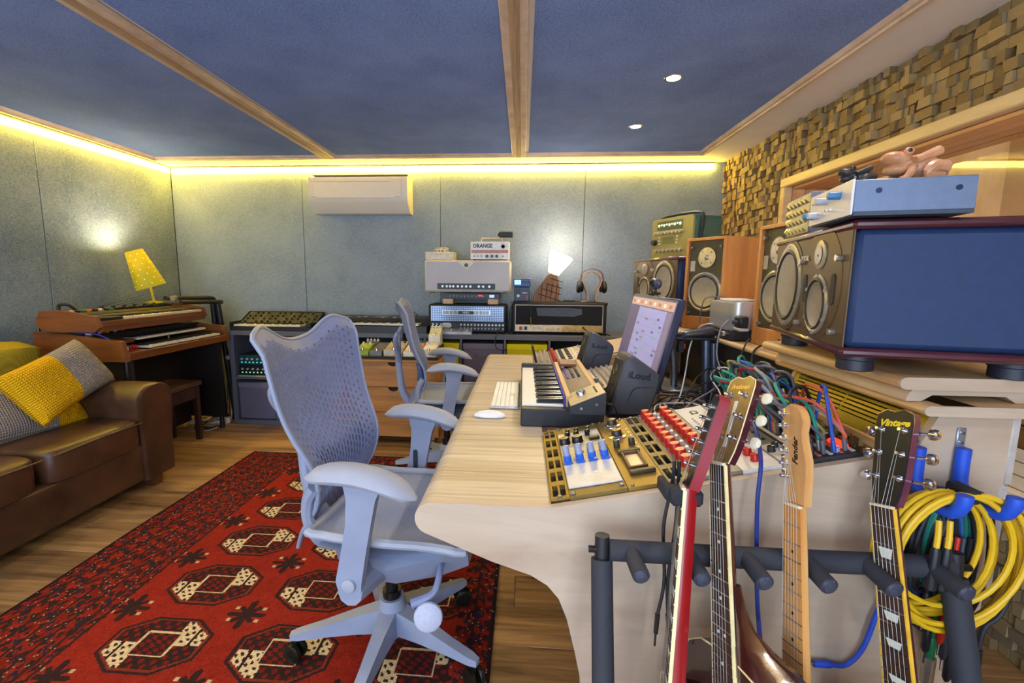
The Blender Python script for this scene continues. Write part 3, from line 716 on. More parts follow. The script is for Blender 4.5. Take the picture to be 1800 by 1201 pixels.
def desk_speaker(label, loc, rz):
    """compact powered speaker; front towards -x, leaning back, rounded shell"""
    t = thing('desk_speaker', label, 'speaker', loc, rz, 'compact desk speakers')
    pr = [(0.0, .0), (.050, .215), (.062, .228), (.085, .228)]+[(.165, .172), (.182, .155), (.186, .135), (.155, .02), (.14, .0)]
    big = []
    for i, p in enumerate(pr): big.append(p)
    rings = []
    for y, sc in ((0, .88), (.006, .96), (.018, 1), (.112, 1), (.124, .96), (.13, .88)):
        cx, cz = .095, .105
        rings.append([(cx+(p[0]-cx)*sc, y, cz+(p[1]-cz)*sc) for p in big])
    MB().loft(rings).build('shell', plain('3c3e46', .55, 0, .06, 40), t)
    MB().tube([(.052, .004, .010), (.075, .0012, .085), (.088, .0010, .106), (.108, .0010, .112), (.17, .0025, .113)], .0026, 5, 4).build('seam', BLACK, t)
    bm = frame((.001, .065, .01), (0, -1, 0), (.05, 0, .215))
    MB().box(-.05, .05, .005, .205, -.004, .003, .006, bm).build('baffle', plain('242428', .5), t)
    MB().lathe([(.042, 0), (.042, .007), (.034, .004), (.012, -.006), (0, -.002)], n=20).xf(bm @ T(0, .065, 0)).build('woofer', plain('2e2e30', .4), t)
    MB().lathe([(.020, 0), (.019, .006), (.012, .002), (0, .005)], n=16).xf(bm @ T(0, .16, 0)).build('tweeter', plain('5a5a3c', .35, .4), t)
    MB().cyl((.03, .02, -.004), (.03, .02, .004), .012).cyl((.03, .11, -.004), (.03, .11, .004), .012).cyl((.13, .065, -.004), (.13, .065, .004), .012).build('rubber_foot', RUBBER, t)
    text('lettering', 'iLoud', .036, plain('16181c', .5), t, frame((.105, -.0012, .155), (1, 0, -.12), (.12, 0, 1)), .0006, bold=.0008)
    return t
desk_speaker('dark grey wedge-shaped desk speaker in front of the red-knob equaliser', (.325, 1.68, .745), .06)
desk_speaker('dark grey wedge-shaped desk speaker on the far side of the monitor', (.30, 2.42, .745), .06)
# wide computer monitor, tilted back, facing the chairs
mo = thing('computer_monitor', 'wide computer monitor showing an audio session, tilted back behind the desk speakers', 'monitor', (.52, 2.20, .80), 0)
SM = frame((0, .375, 0), (0, -1, 0), (.085, 0, .375)); SW, SH = .74, .385
MB().box(0, SW, 0, SH, -.03, 0, .006, SM).build('housing', plain('2c3048', .4), mo)
MB().box(.012, SW-.012, .014, SH-.012, 0, .0012, 0, SM).build('screen', glow('6a6488', .35), mo)
def pan(n, x0, x1, y0, y1, h, st, z=.0018): st *= .6; MB().box(x0, x1, y0, y1, .0012, z, 0, SM).build(n, glow(h, st), mo)
pan('screen_toolbar', .02, SW-.02, SH-.055, SH-.018, 'c8a89c', .6); pan('screen_window', .20, SW-.10, .02, SH-.06, '9c9cd4', .75); pan('screen_list', .02, .19, .02, SH-.06, '6a6488', .5)
for i in range(7): pan('screen_lane', .205, SW-.105, .05+i*.038, .053+i*.038, '9a98c4', .6, .0022)
for i in range(30):
    x = .22+(i*i*37 % 40)*.010; y = .04+(i*53 % 26)*.010; pan('screen_clip', x, x+.03+.01*(i % 3), y, y+.009, ['5a5a8c', '7ab0a8', '8a7aa0'][i % 3], .6, .0026)
for i in range(9): pan('screen_button', .05+i*.075, .085+i*.075, SH-.045, SH-.03, 'f0e4dc' if i % 2 else 'b87858', .6, .0022)
pan('screen_column', SW-.095, SW-.03, .02, SH-.06, '8a80a0', .55)
MB().box(.08, .12, -.03, .03, .10, .20, .01).tube([(.11, 0, .15), (.17, 0, .15), (.19, 0, .1), (.2, 0, .0), (.20, 0, -.055)], .018, 10).box(.12, .28, -.11, .11, -.058, -.045, .004).build('stand', STEEL, mo)
wc = thing('webcam', 'small round webcam clipped on top of the monitor', 'webcam', (.63, 2.26, 1.178))
MB().box(-.025, .02, -.02, .02, 0, .012, .003).cyl((0, 0, .012), (0, 0, .03), .006).build('clip', BLACK, wc)
MB().lathe([(.022, 0), (.026, .006), (.026, .034), (.022, .04), (0, .04)], (.016, .01, .052), (-1, -.5, 0), 18).build('body', plain('5a6078', .35, .5), wc)
MB().lathe([(.016, 0), (.014, .003), (0, .002)], (-.021, -.0085, .052), (-1, -.5, 0), 16).build('lens', BLACKG, wc)
ph = thing('phone_stand', 'small black phone leaning at the edge of the far rack bay', 'phone', (.085, 2.585, .744), rot=(0, -.25, 0))
MB().box(0, .012, 0, .07, 0, .13, .004).build('body', plain('1c1a1e', .35), ph); MB().box(-.001, 0, .005, .065, .006, .124).build('screen', plain('2a2a34', .2), ph)
# ================================================================ THINGS ON THE SPEAKER SHELF
BURG = plain('4a1c26', .3, 0, .15, 12, coat=.4); BAFF = plain('5c4a34', .45, .35, .08, 14); CONE = plain('b0a89a', .6, .1, .25, 160); RIM = plain('a49c90', .35, .5)
SURR = plain('2e2a28', .6)
def driver(t, x, z, r, cone=CONE, rim=RIM, name='woofer', y=0., cap=None):
    """loudspeaker cone facing local -y"""
    o = MB().lathe([(r*1.16, -.001), (r*1.16, .004), (r*1.08, .007), (r*1.0, .005)], (x, y, z), (0, -1, 0), 32).build(name, rim, t)
    MB().lathe([(r*1.02, .004), (r*.94, .009), (r*.84, .003), (r*.80, -.002)], (x, y, z), (0, -1, 0), 32).build('surround', SURR, o)
    MB().lathe([(r*.82, -.001), (r*.5, -r*.25), (r*.28, -r*.36)], (x, y, z), (0, -1, 0), 32).build('cone', cone, o)
    MB().lathe([(r*.30, -r*.36), (r*.25, -r*.27), (r*.14, -r*.22), (0, -r*.20)], (x, y, z), (0, -1, 0), 20).build('dust_cap', cap or cone, o)
    for i in range(6):
        a = PI/6+i*PI/3; MB().lathe([(.005, 0), (.0045, .004), (0, .004)], (x+r*1.1*math.cos(a), y-.004, z+r*1.1*math.sin(a)), (0, -1, 0), 8).build('bolt', plain('c8c2b8', .3, .8), o)
    return o
def ringplate(t, x, z, r, m, name, y=0., th=.002):
    return MB().lathe([(r, 0), (r, th), (r*.97, th+.0006), (0, th+.0006)], (x, y, z), (0, -1, 0), 40).build(name, m, t)
def main_speaker(label, loc, rz, mirror):
    W, H, D = .54, .272, .36
    t = thing('studio_monitor_speaker', label, 'speaker', loc, rz, 'large three-way studio monitors')
    F = (lambda x: W-x) if mirror else (lambda x: x)
    MB().box(.004, W-.004, .004, D, .018, H-.018, .012).build('cabinet', plain('1b3158', .6, 0, .12, 60, .3), t)  # black cabinet, with the blue cast of daylight painted into its colour
    MB().box(.010, W-.010, 0, .006, .016, H-.016, .002).build('baffle', BAFF, t)
    for z0, z1, nm in ((0, .018, 'base_board'), (H-.018, H, 'top_board')): MB().box(0, W, -.004, D+.004, z0, z1, .006).build(nm, BURG, t)
    driver(t, F(.145), .139, .098, plain('a2a09a', .55, .2, .45, 300))
    ringplate(t, F(.145), .139, .125, BAFF, 'woofer_plate', .0005)
    ringplate(t, F(.375), .145, .128, BAFF, 'disc_plate', .001)
    driver(t, F(.375), .098, .060, plain('aab0b8', .5, .2, .5, 300), RIM, 'midrange')
    tw = ringplate(t, F(.375), .212, .033, plain('b8ae9a', .4, .3), 'tweeter', -.002, .003)
    MB().lathe([(.022, .006), (.016, .002), (.010, .004), (0, .008)], (F(.375), -.002, .212), (0, -1, 0), 20).build('dome', plain('8a8478', .3, .6), tw)
    for x in (.288, .462):
        MB().prism(rr(F(x)-.011, F(x)+.011, .10, .168, .0105, 4), 'y', -.0035, .002).build('port', plain('15151a', .6), t)
    for x in (.262, .488):
        for z in (.045, .20): MB().cyl((F(x), -.012, z), (F(x), 0, z), .007, n=10).build('grille_stud', plain('b8b0a0', .3, .8), t)
    text('lettering', 'FOCAL', .017, plain('d8d0c0', .4), t, frame((F(.278), -.0045, .207), (1, 0, 0), (0, 0, 1)), .0003, bold=.0004)
    for x in (.07, W-.07):
        for y in (.05, D-.05): MB().lathe([(.030, -.036), (.033, -.034), (.033, -.014), (.036, -.012), (.036, 0)], (x, y, 0), n=20).build('foot', plain('1e2030', .5), t)
    return t
main_speaker('large dark blue three-way speaker in the foreground, grey box on top', (.775, 1.500, 1.098), math.radians(-103.5), False)
main_speaker('large three-way speaker at the far end of the shelf under the green amplifier', (.690, 2.990, 1.098), math.radians(-79), True)
OAKC = wood('a5662e', 'd69450', .42, (1, 1, .14), 14)
def oak_speaker(label, loc, rz):
    W, H, D = .222, .445, .23
    t = thing('bookshelf_speaker', label, 'speaker', loc, rz, 'oak bookshelf speakers')
    mb = MB()
    mb.box(0, .014, 0, D, 0, H, .0015).box(W-.014, W, 0, D, 0, H, .0015).box(.014, W-.014, 0, D, H-.014, H, .0015).box(.014, W-.014, 0, D, 0, .065, .0015).box(.014, W-.014, D-.012, D, .065, H-.014)
    mb.build('cabinet', OAKC, t)
    MB().box(.0145, W-.0145, .014, .03, .0655, H-.0145).build('baffle', plain('4a4436', .55), t)
    driver(t, W/2+.0, .185, .082, plain('8e867c', .5, .1, .2, 60), plain('b4aca0', .35, .5), 'woofer', .014, plain('8a8280', .35, .3))
    tw = ringplate(t, W/2+.005, .350, .048, plain('564c3a', .5), 'tweeter', .014, .004)
    MB().lathe([(.049, .0055), (.046, .0055), (.046, .004)], (W/2+.005, .014, .350), (0, -1, 0), 32).build('chrome_ring', plain('d0c8b8', .3, .6), tw)
    MB().lathe([(.022, .005), (.016, .004), (.010, .008), (0, .011)], (W/2+.005, .014, .350), (0, -1, 0), 20).build('dome', plain('b0a8a0', .3, .6), tw)
    for i in range(4):
        a = PI/4+i*PI/2; MB().lathe([(.004, .005), (.004, .007), (0, .007)], (W/2+.005+.036*math.cos(a), .014, .35+.036*math.sin(a)), (0, -1, 0), 8).build('bolt', CHROME, tw)
    for x in (.03, W-.03):
        for z in (.08, H-.045): MB().cyl((x, .002, z), (x, .014, z), .006, n=8).build('grille_stud', plain('8a8478', .4, .5), t)
    MB().box(.022, .048, .012, .014, .285, .335).build('label_plate', plain('b8ae9c', .4), t)
    MB().box(W-.035, W-.025, -.003, .0, .015, .042, .001).build('badge', CHROME, t)
    return t
oak_speaker('oak bookshelf speaker partly behind the large foreground speaker', (.895, 1.865, 1.007), math.radians(-88))
oak_speaker('oak bookshelf speaker between the far large speaker and the silver computer', (.812, 2.415, 1.007), math.radians(-60))
# green amplifier head with a control panel, on the far large speaker
KP = thing('profiling_amplifier', 'green lunchbox amplifier with olive control panel on the far large speaker', 'amplifier', (.790, 2.985, 1.377), math.radians(-66))
W, H, D = .34, .235, .20
TEAL = plain('24504a', .4, .2, .1, 30); OLV = plain('8c8450', .45, .2, .06, 20)
sh = rr(0, W, 0, H, .022, 4)
MB().prism(sh, 'y', .012, D).build('case', TEAL, KP); MB().prism(rr(.002, W-.002, .002, H-.002, .02, 4), 'y', 0, .012).build('front_panel', OLV, KP)
MB().box(.05, .26, -.003, .001, .165, .218, .002).build('upper_panel', plain('3a4a38', .4), KP)
for i in range(9): MB().box(.06+i*.022, .074+i*.022, -.005, -.002, .185+.006*(i % 2), .200, .001).build('lit_button', glow('d8e8b8', .8), KP)
for i in range(8): MB().lathe([(.011, 0), (.009, .018), (0, .018)], (.045+i*.030, 0, .148), (0, -1, 0), 12).build('knob', plain('b0a890', .35, .4), KP)
MB().box(.10, .20, -.002, .001, .085, .125, .001).build('display', plain('6a6a40', .3), KP)
for i in range(7): MB().lathe([(.010, 0), (.009, .016), (0, .016)], (.055+i*.034, 0, .045), (0, -1, 0), 12).build('knob', plain('a8a08c', .35, .4), KP)
for x in (.075, .22): 
    for i in range(3): MB().lathe([(.006, 0), (.005, .006), (0, .006)], (x, 0, .085+i*.018), (0, -1, 0), 8).build('push_button', plain('c8c0a0', .4), KP)
MB().lathe([(.018, 0), (.015, .022), (0, .022)], (.035, 0, .095), (0, -1, 0), 14).build('selector_knob', BLACK, KP)
MB().tube([(W+.002, .05, H*.35), (W+.006, .06, H*.9), (W-.02, .06, H+.012), (W*.5, .06, H+.02), (.02, .06, H+.012), (-.004, .06, H*.9)], .009, 8).build('carry_strap', BLACK, KP)
# grey preamp with white face on the foreground speaker
gb = thing('preamp_box', 'grey half-rack preamp with white face and blue knobs on the foreground speaker', 'preamp', (.668, 1.165, 1.374), math.radians(-103))
MB().box(0, .218, .004, .19, .006, .066, .002).build('case', plain('6e7c94', .42, .3, .06, 60), gb)
MB().box(0, .218, 0, .0045, .002, .068, .001).build('faceplate', plain('e4e0e2', .4, 0, .03), gb)
for x, z in ((.028, .022), (.165, .046), (.06, .02), (.10, .045)): MB().lathe([(.008, 0), (.0075, .020), (.006, .022), (0, .022)], (x, 0, z), (0, -1, 0), 12).build('knob', plain('3f7aa8', .4) if x in (.028, .165) else plain('b8b8c0', .4), gb)
for x, z in ((.05, .045), (.085, .02), (.125, .022), (.145, .02)): MB().box(x, x+.0025, -.012, 0, z-.002, z+.002, .0005).build('switch', CHROME, gb)
for x in (.03, .19):
    MB().lathe([(.0, .0)] and [(.005, 0), (.005, .0015), (0, .0015)], (.218, .02+x*.75, .045), (1, 0, 0), 10).build('screw', plain('20304a', .4, .5), gb)
MB().box(.0005, .2175, .006, .189, .0, .006).build('base_tray', plain('3a4250', .5), gb)
# embossed grey case behind it
tb = thing('embossed_case', 'grey case with a diamond-embossed front on the far end of the foreground speaker', 'case', (.775, 1.47, 1.374), math.radians(-103))
MB().box(0, .19, .004, .22, 0, .105, .003).build('case', plain('7a8090', .45, .3), tb)
mb = MB()
for i in range(6):
    for j in range(4):
        x, z = .005+i*.030, .004+j*.0245; cx, cz = x+.015, z+.012
        mb.add([(x, .004, z), (x+.03, .004, z), (x+.03, .004, z+.0245), (x, .004, z+.0245), (cx, -.005, cz)], [(0, 1, 4), (1, 2, 4), (2, 3, 4), (3, 0, 4)])
ef = mb.build('embossed_front', plain('a8a49c', .3, .7), tb); ef.data.polygons.foreach_set('use_smooth', [False]*len(ef.data.polygons))
# carved frogs
def frog(label, loc, rz, s, hx, hx2):
    """carved frog facing local -x: wide open-mouthed head, humped back, folded legs, a stick lying across the back"""
    t = thing('carved_frog', label, 'figurine', loc, rz); m = wood(hx, hx2, .4, (1, 1, .4), 30)
    def ell(c, r, a=0, n=14, k=9):
        q = Matrix.Translation([v*s for v in c]) @ RY(a); out = []
        for j in range(1, k):
            p = PI*j/k; out.append([tuple(q @ Vector((-r[0]*s*math.cos(p), r[1]*s*math.sin(p)*math.cos(2*PI*i/n), r[2]*s*math.sin(p)*math.sin(2*PI*i/n)))) for i in range(n)])
        return out
    S = lambda *pts: [tuple(v*s for v in p) for p in pts]
    b = MB(); b.loft(ell((.030, 0, .034), (.046, .036, .034), .30)); b.loft(ell((.045, 0, .020), (.040, .038, .020)))
    b.loft(ell((-.026, 0, .058), (.034, .030, .019), .20)); b.loft(ell((-.018, 0, .034), (.034, .028, .017), -.06)); b.loft(ell((-.004, 0, .044), (.022, .027, .022)))
    for q in (-1, 1):
        b.tube(S((.060, q*.030, .030), (.030, q*.046, .030), (.018, q*.048, .014), (.050, q*.046, .007), (.030, q*.050, .005), (.010, q*.052, .004)), [.018*s, .015*s, .010*s, .010*s, .008*s, .006*s], 8, 4)
        b.tube(S((-.004, q*.026, .034), (-.012, q*.038, .020), (-.022, q*.038, .006), (-.036, q*.040, .004)), [.012*s, .009*s, .008*s, .005*s], 8, 4)
    b.build('body', m, t)
    for q in (-1, 1):
        e = MB().loft(ell((-.014, q*.024, .072), (.011, .008, .010))).build('eye', m, t); MB().loft(ell((-.015, q*.0305, .073), (.005, .003, .005))).build('pupil', plain('2a1c14', .3), e)
    MB().cyl(Vector(S((-.004, -.034, .048))[0]), Vector(S((.052, -.020, .072))[0]), .009*s, .012*s, 12).build('carved_stick', m, t)
    return t
frog('pale brown carved wooden frog with a stick on its back, on the grey preamp', (.748, 1.000, 1.4425), math.radians(-8), .78, 'a56a40', 'd8a078')
frog('small black carved frog beside the pale brown frog', (.672, 1.035, 1.4425), math.radians(-10), .48, '1c1a1c', '4a4440')
# silver computer on black interface boxes, centre of the shelf
def audio_box(label, loc, w, d, h, parts):
    t = thing('audio_interface', label, 'audio interface', loc, -PI/2)
    MB().box(0, w, .004, d, .004, h, .003).build('case', plain('24262c', .45), t); MB().box(.001, w-.001, 0, .004, .005, h-.001, .001).build('faceplate', plain('303038', .35, .3), t)
    for x in (.02, w-.02):
        for y in (.03, d-.03): MB().cyl((x, y, 0), (x, y, .004), .008).build('foot', RUBBER, t)
    if parts == 0:
        MB().box(.012, .075, -.001, 0, .018, .034).build('display', glow('2848a0', .8), t)
        for i in range(2): MB().cyl((.09+i*.012, -.004, .026), (.09+i*.012, 0, .026), .004, n=8).build('button', plain('c05040', .4), t)
    else:
        for i in range(3):
            for j in range(2): MB().cyl((.02+i*.016, -.003, .014+j*.016), (.02+i*.016, 0, .014+j*.016), .004, n=8).build('button', plain('a86a60', .4), t)
        MB().lathe([(.011, 0), (.009, .012), (0, .012)], (.085, 0, .024), (0, -1, 0), 14).build('knob', CHROME, t)
    return t
audio_box('black audio interface with a small blue display under the silver computer', (.837, 2.175, 1.007), .12, .20, .044, 0)
audio_box('black audio interface with red buttons and a silver knob beside the oak speaker', (.834, 2.045, 1.007), .15, .20, .044, 1)
sc_ = thing('silver_computer', 'rounded silver desktop computer on the black interfaces', 'computer', (.845, 2.175, 1.052), -PI/2)
MB().prism(rr(0, .265, 0, .20, .03, 5), 'z', 0, .105).build('shell', plain('c8c6c4', .32, .5, .04, 12), sc_)
MB().prism(rr(.004, .261, .004, .196, .028, 5), 'z', .105, .109).build('lid', plain('c8c6c4', .35, .6), sc_)
pa = thing('power_adapter', 'black power adapter in front of the silver computer', 'adapter', (.86, 1.905, 1.052), -PI/2)
MB().box(0, .06, -.02, .018, .0, .012, .003).build('tray', plain('b8b4b2', .4, .3), pa); MB().box(.002, .058, -.018, .016, .012, .058, .006).build('block', plain('1e1e24', .45), pa); MB().lathe([(.009, 0), (.008, .016), (0, .018)], (.03, -.018, .034), (0, -1, 0), 12).build('plug', plain('3a3a42', .5), pa)
wd_ = thing('flat_drive', 'thin white drive lying on the silver computer', 'drive', (.87, 2.12, 1.162), -PI/2)
MB().box(0, .13, 0, .09, 0, .010, .003).build('case', plain('d8d4d4', .4), wd_); MB().tube([(0, .04, .008), (-.03, .03, .012), (-.05, -.04, .006), (-.055, -.055, -.05), (-.05, -.06, -.11)], .0025).build('lead', plain('5a5a60', .5), wd_)
# articulated black arm standing behind the monitor
ar = thing('articulated_arm', 'black padded arm on silver tubes behind the monitor', 'arm', (.775, 1.95, .741))
MB().lathe([(.05, 0), (.05, .012), (.022, .02)], (0, 0, 0), n=20).build('base', BLACK, ar)
MB().cyl((0, 0, .015), (-.012, .01, .27), .017, n=14).cyl((.028, -.02, .015), (.012, -.01, .25), .012, n=12).build('tubes', plain('5c6478', .35, .7), ar)
rings = []
for k in range(8):
    q = k/7; cx = .03-.17*q; cz = .295-.02*q; hw = .034*(1-.25*abs(q-.35)); hh = .026-.006*q
    sc = .35 if k in (0, 7) else 1
    rings.append([(cx, .01+hw*sc*math.cos(a), cz+hh*sc*math.sin(a)) for a in [2*PI*i/14 for i in range(14)]])
MB().loft(rings).build('padded_head', plain('1e1e26', .4, 0, .1, coat=.2), ar)
MB().box(-.15, .03, -.02, .035, .262, .274, .004).build('lower_arm', plain('26262c', .4), ar); MB().box(-.13, -.105, -.01, .01, .21, .262, .003).build('clamp', BLACK, ar); MB().box(-.104, -.10, -.006, .006, .225, .245, .001).build('red_tab', plain('c83a28', .4), ar)
# loose leads behind the desk speakers
rnd = random.Random(5)
def lead(label, pts, r, hx, grp, plug=None):
    t = thing('loose_lead', label, 'cable', group=grp); MB().tube(pts, r, 7, 5).build('lead', plain(hx, .5), t)
    if plug:
        a, b = Vector(pts[-2]), Vector(pts[-1]); d = (b-a).normalized(); MB().cyl(b, b+d*.03, .006, .005, 10).build('plug', plain(plug, .4), t)
    return t
for i in range(14):
    wht = i % 3 == 1; x0 = rnd.uniform(.50, .60); y0 = rnd.uniform(1.55, 1.85)
    pts = [(x0, y0, .748)]
    for k in range(4): pts.append((min(.85, x0+.06+k*.06+rnd.uniform(-.05, .06)), min(max(y0+rnd.uniform(-.12, .2), 1.51), 2.3), .75+rnd.uniform(0, .03)+(.05*k if i % 4 == 0 else 0)))
    pts.append((.84, rnd.uniform(1.6, 2.1), .78+rnd.uniform(0, .15)))
    lead('white lead tangled on the desk behind the speakers' if wht else 'black lead tangled on the desk behind the speakers', pts, .0028, 'd8d4d0' if wht else '1e1e22', 'tangled white leads' if wht else 'tangled black leads')
for wh_ in ('white', 'black'):
    obs = [o for o in col.objects if o.name.startswith('loose_lead') and o['label'].startswith(wh_)]
    obs.sort(key=lambda o: min(v.co.y for v in o.children[0].data.vertices))
    for k, o in enumerate(obs): o['label'] = '%s lead tangled on the desk behind the speakers, %s of these from the camera' % (wh_, ORD[k] if k else 'first')
lead('grey lead looping from the silver computer down over the shelf edge', [(.835, 1.93, 1.09), (.80, 1.92, 1.05), (.785, 1.90, .95), (.80, 1.86, .86), (.74, 1.80, .83), (.62, 1.66, .82), (.56, 1.60, .80)], .003, '8a8a92', 'leads hanging off the shelf')
lead('white lead running from the oak speaker down behind the monitor', [(.86, 2.10, 1.06), (.80, 2.14, 1.04), (.76, 2.13, .95), (.72, 2.05, .85), (.66, 1.92, .78), (.60, 1.82, .75)], .003, 'dcdcdc', 'leads hanging off the shelf')
lead('black lead drooping from the interface beside the foreground oak speaker', [(.865, 1.80, 1.03), (.83, 1.76, 1.02), (.80, 1.74, .93), (.82, 1.70, .84), (.78, 1.62, .79), (.72, 1.56, .76)], .0032, '202024', 'leads hanging off the shelf')
lead('thick black lead drooping from the shelf to the patch bay', [(.868, 1.70, 1.025), (.82, 1.68, 1.0), (.80, 1.64, .92), (.79, 1.58, .84), (.74, 1.53, .80)], .004, '2a2a30', 'leads hanging off the shelf')
t = thing('adapter_brick', 'dark green adapter brick leaning beside the patch leads', 'adapter', (.60, 1.545, .742), .5, rot=(0, .45, .6))
MB().box(-.02, .02, -.014, .014, 0, .10, .005).build('case', plain('2e3a34', .5), t); MB().tube([(0, 0, .1), (.01, .01, .13), (.04, .03, .15)], .0025).build('lead', BLACK, t)
# ================================================================ GUITARS IN THEIR RACK
FOAM = plain('2e3038', .75, 0, .1, 90, .2)
gr = thing('guitar_rack', 'black foam-padded guitar rack standing in front of the desk end', 'guitar stand')
LEAN = .29; RZ_ = .700; RYY = .895
MB().tube([(.185, RYY, RZ_), (.51, RYY, RZ_-.002), (.838, RYY, RZ_)], .0215, 12, 3).build('top_rail', FOAM, gr)
for x in (.172, .848):
    p = MB().cyl((x, RYY, RZ_-.02), (x, RYY-LEAN*RZ_, .03), .022, n=14).build('post', FOAM, gr)
    MB().cyl((x, RYY, RZ_-.025), (x, RYY+.006, RZ_+.028), .015, n=12).build('post_cap', BLACK, p)
    MB().cyl((x-.028 if x < .5 else x+.028, RYY, RZ_), (x, RYY, RZ_), .007, n=10).build('bolt', BLACKG, p)
    MB().tube([(x, RYY-LEAN*RZ_+.32, .022), (x, RYY-LEAN*RZ_, .03), (x, RYY-LEAN*RZ_-.16, .022)], .02, 10, 3).build('foot', FOAM, gr)
for y in (.60, .80): MB().cyl((.172, y, .045), (.848, y, .045), .018, n=12).build('lower_rail', FOAM, gr)
for x in (.228, .340, .452, .565, .678, .800):
    p = MB().cyl((x, RYY-.01, RZ_+.002), (x+.004, RYY-.075, RZ_-.004), .016, .0165, 14).build('prong', FOAM, gr)
    MB().lathe([(.0135, 0), (.011, .004), (0, .006)], (x+.004, RYY-.075, RZ_-.004), (.05, -1, -.06), 14).build('end_button', plain('3c4050', .35), p)
def guitar(label, nut, up, phi, neck_len, head, tilt, body, C):
    """nut point, direction of the neck, azimuth of the face; C = colours and options"""
    up = Vector(up).normalized(); n = Vector((math.cos(phi), math.sin(phi), 0)); n = (n-up*n.dot(up)).normalized(); ex = up.cross(n)
    M = frame(nut, ex, up)                                            # x across, y up the neck, z out of the face
    t = thingM('guitar', label, 'guitar', M)
    w0, w1 = .0215, .0285; L = neck_len
    def neckring(y, w, d):
        d *= C.get('deep', 1.)
        return [(-w, y, .0), (-w*.97, y, -d*.45), (-w*.62, y, -d*.9), (0, y, -d), (w*.62, y, -d*.9), (w*.97, y, -d*.45), (w, y, .0)]
    rg = [neckring(.004, w0, .017), neckring(-L*.5, (w0+w1)/2, .019), neckring(-L*.88, w1*.97, .021), neckring(-L-.02, w1*1.25, .055)]
    MB().loft(rg).build('neck', C['neck'], t)
    fb = MB(); Lf = L+C.get('over', .08); wf = w0+(w1-w0)*Lf/L
    fb.add([(-w0, 0, 0), (w0, 0, 0), (wf, -Lf, 0), (-wf, -Lf, 0), (-w0*.97, 0, .005), (w0*.97, 0, .005), (wf*.97, -Lf, .005), (-wf*.97, -Lf, .005)], [(4, 7, 6, 5), (0, 4, 5, 1), (1, 5, 6, 2), (2, 6, 7, 3), (3, 7, 4, 0)])
    f = fb.build('fretboard', C['board'], t)
    if 'bind' in C:
        for s in (-1, 1): MB().add([(s*w0*1.0, 0, -.001), (s*w0*1.05, 0, -.001), (s*w0*1.05, 0, .0054), (s*w0*.93, 0, .0054), (s*wf, -Lf, -.001), (s*wf*1.04, -Lf, -.001), (s*wf*1.04, -Lf, .0054), (s*wf*.94, -Lf, .0054)], [(0, 1, 2, 3), (4, 7, 6, 5), (1, 5, 6, 2), (3, 2, 6, 7), (0, 4, 5, 1)]).build('binding', C['bind'], f)
    fm = MB(); SC = .63; ys = [SC*(1-2**(-k/12)) for k in range(0, 20)]
    for y in ys[1:]:
        if y < Lf-.004: q = w0+(w1-w0)*y/L; fm.box(-q*.96, q*.96, -y-.0011, -y+.0011, .0045, .0064)
    fm.build('frets', CHROME, f)
    for k in (3, 5, 7, 9, 12, 15):
        y = (ys[k]+ys[k-1])/2; h = (ys[k]-ys[k-1])*.3; q = w0+(w1-w0)*y/L
        if C['inlay'] == 'trap': MB().prism([(-q*.55, -y+h), (q*.55, -y+h), (q*.38, -y-h), (-q*.38, -y-h)], 'z', .0045, .0054).build('inlay', C['im'], f)
        else:
            for x in ((-.009, .009) if k == 12 else (0,)): MB().lathe([(.0032, .004), (.0032, .0054), (0, .0054)], (x, -y, 0), n=10).build('inlay', C['im'], f)
    MB().box(-w0, w0, -.001, .004, .0, .0085, .001).build('nut', plain('e4d8b8', .4), t)
    # headstock
    HM = T(0, .004, -.004) @ RX(-tilt)
    hs = MB().prism(head, 'z', -C.get('hth', .014), 0).xf(HM).build('headstock', C['head'], t)
    MB().prism([(x*.955, y*.985+.001) for x, y in head], 'z', 0, .0012).xf(HM).build('head_veneer', C['veneer'], hs)
    if 'bind' in C and C.get('headbind'): MB().tube([(x, y, 0) for x, y in head], .0014, 5, 1, True).xf(HM).build('head_binding', C['bind'], hs)
    strs = MB()
    for i, (x, y, side) in enumerate(C['tuners']):
        tu = MB().lathe([(.0062, .0), (.0062, .002), (.0035, .003), (.0035, .011), (.0042, .012), (.0030, .016), (0, .016)], (x, y, 0), n=12).xf(HM).build('tuner', CHROME, hs)
        edge = side*C['hw']
        MB().cyl((x, y, -.018), (edge+side*.016, y, -.018), .003, n=8).xf(HM).build('shaft', CHROME, tu)
        b = MB().lathe([(.0045, 0), (.0105, .004), (.0110, .012), (.008, .018), (0, .019)], (edge+side*.012, y, -.018), (side, 0, 0), 12, (.62, 1)).xf(HM).build('button', C['btn'], tu)
        sxp = -.017+.0068*i if C.get('inline') else (-.017+.0068*(i//2) if side < 0 else .017-.0068*(i//2))
        a = HM @ Vector((x+(.0035 if side < 0 else -.0035), y, .008)); strs.tube([a, (sxp, .002, .0095)], .0004, 5, 1); strs.tube([(sxp, .002, .0095), (sxp*1.25, -L-.10, .0125)], .00035, 5, 1)
    strs.build('strings', plain('a8a49c', .4, .8), t)
    if 'logo' in C:
        body_, size, y, m, rot = C['logo']; text('logo', body_, size, m, hs, HM @ T(0, y, .0014) @ RZ(rot), .0003, shear=.35, bold=.0006)
    if C.get('truss'): MB().prism(C['truss'], 'z', .001, .0028).xf(HM).build('truss_cover', C['trm'], hs)
    # body outline: (distance below the join, half width)
    th, prof = body; pts = [(-wd, -L-d) for d, wd in prof]+[(wd, -L-d) for d, wd in reversed(prof) if d > .03 or not C.get('sweep')]+([(.112, -L-.022), (.07, -L-.008), (.03, -L)] if C.get('sweep') else [])
    MB().prism(pts, 'z', -th-.004, -.004).build('body', C['side'], t)
    k = MB().prism([(x*.985, y) for x, y in pts], 'z', -.004, -.001).build('body_top', C['top'], t)
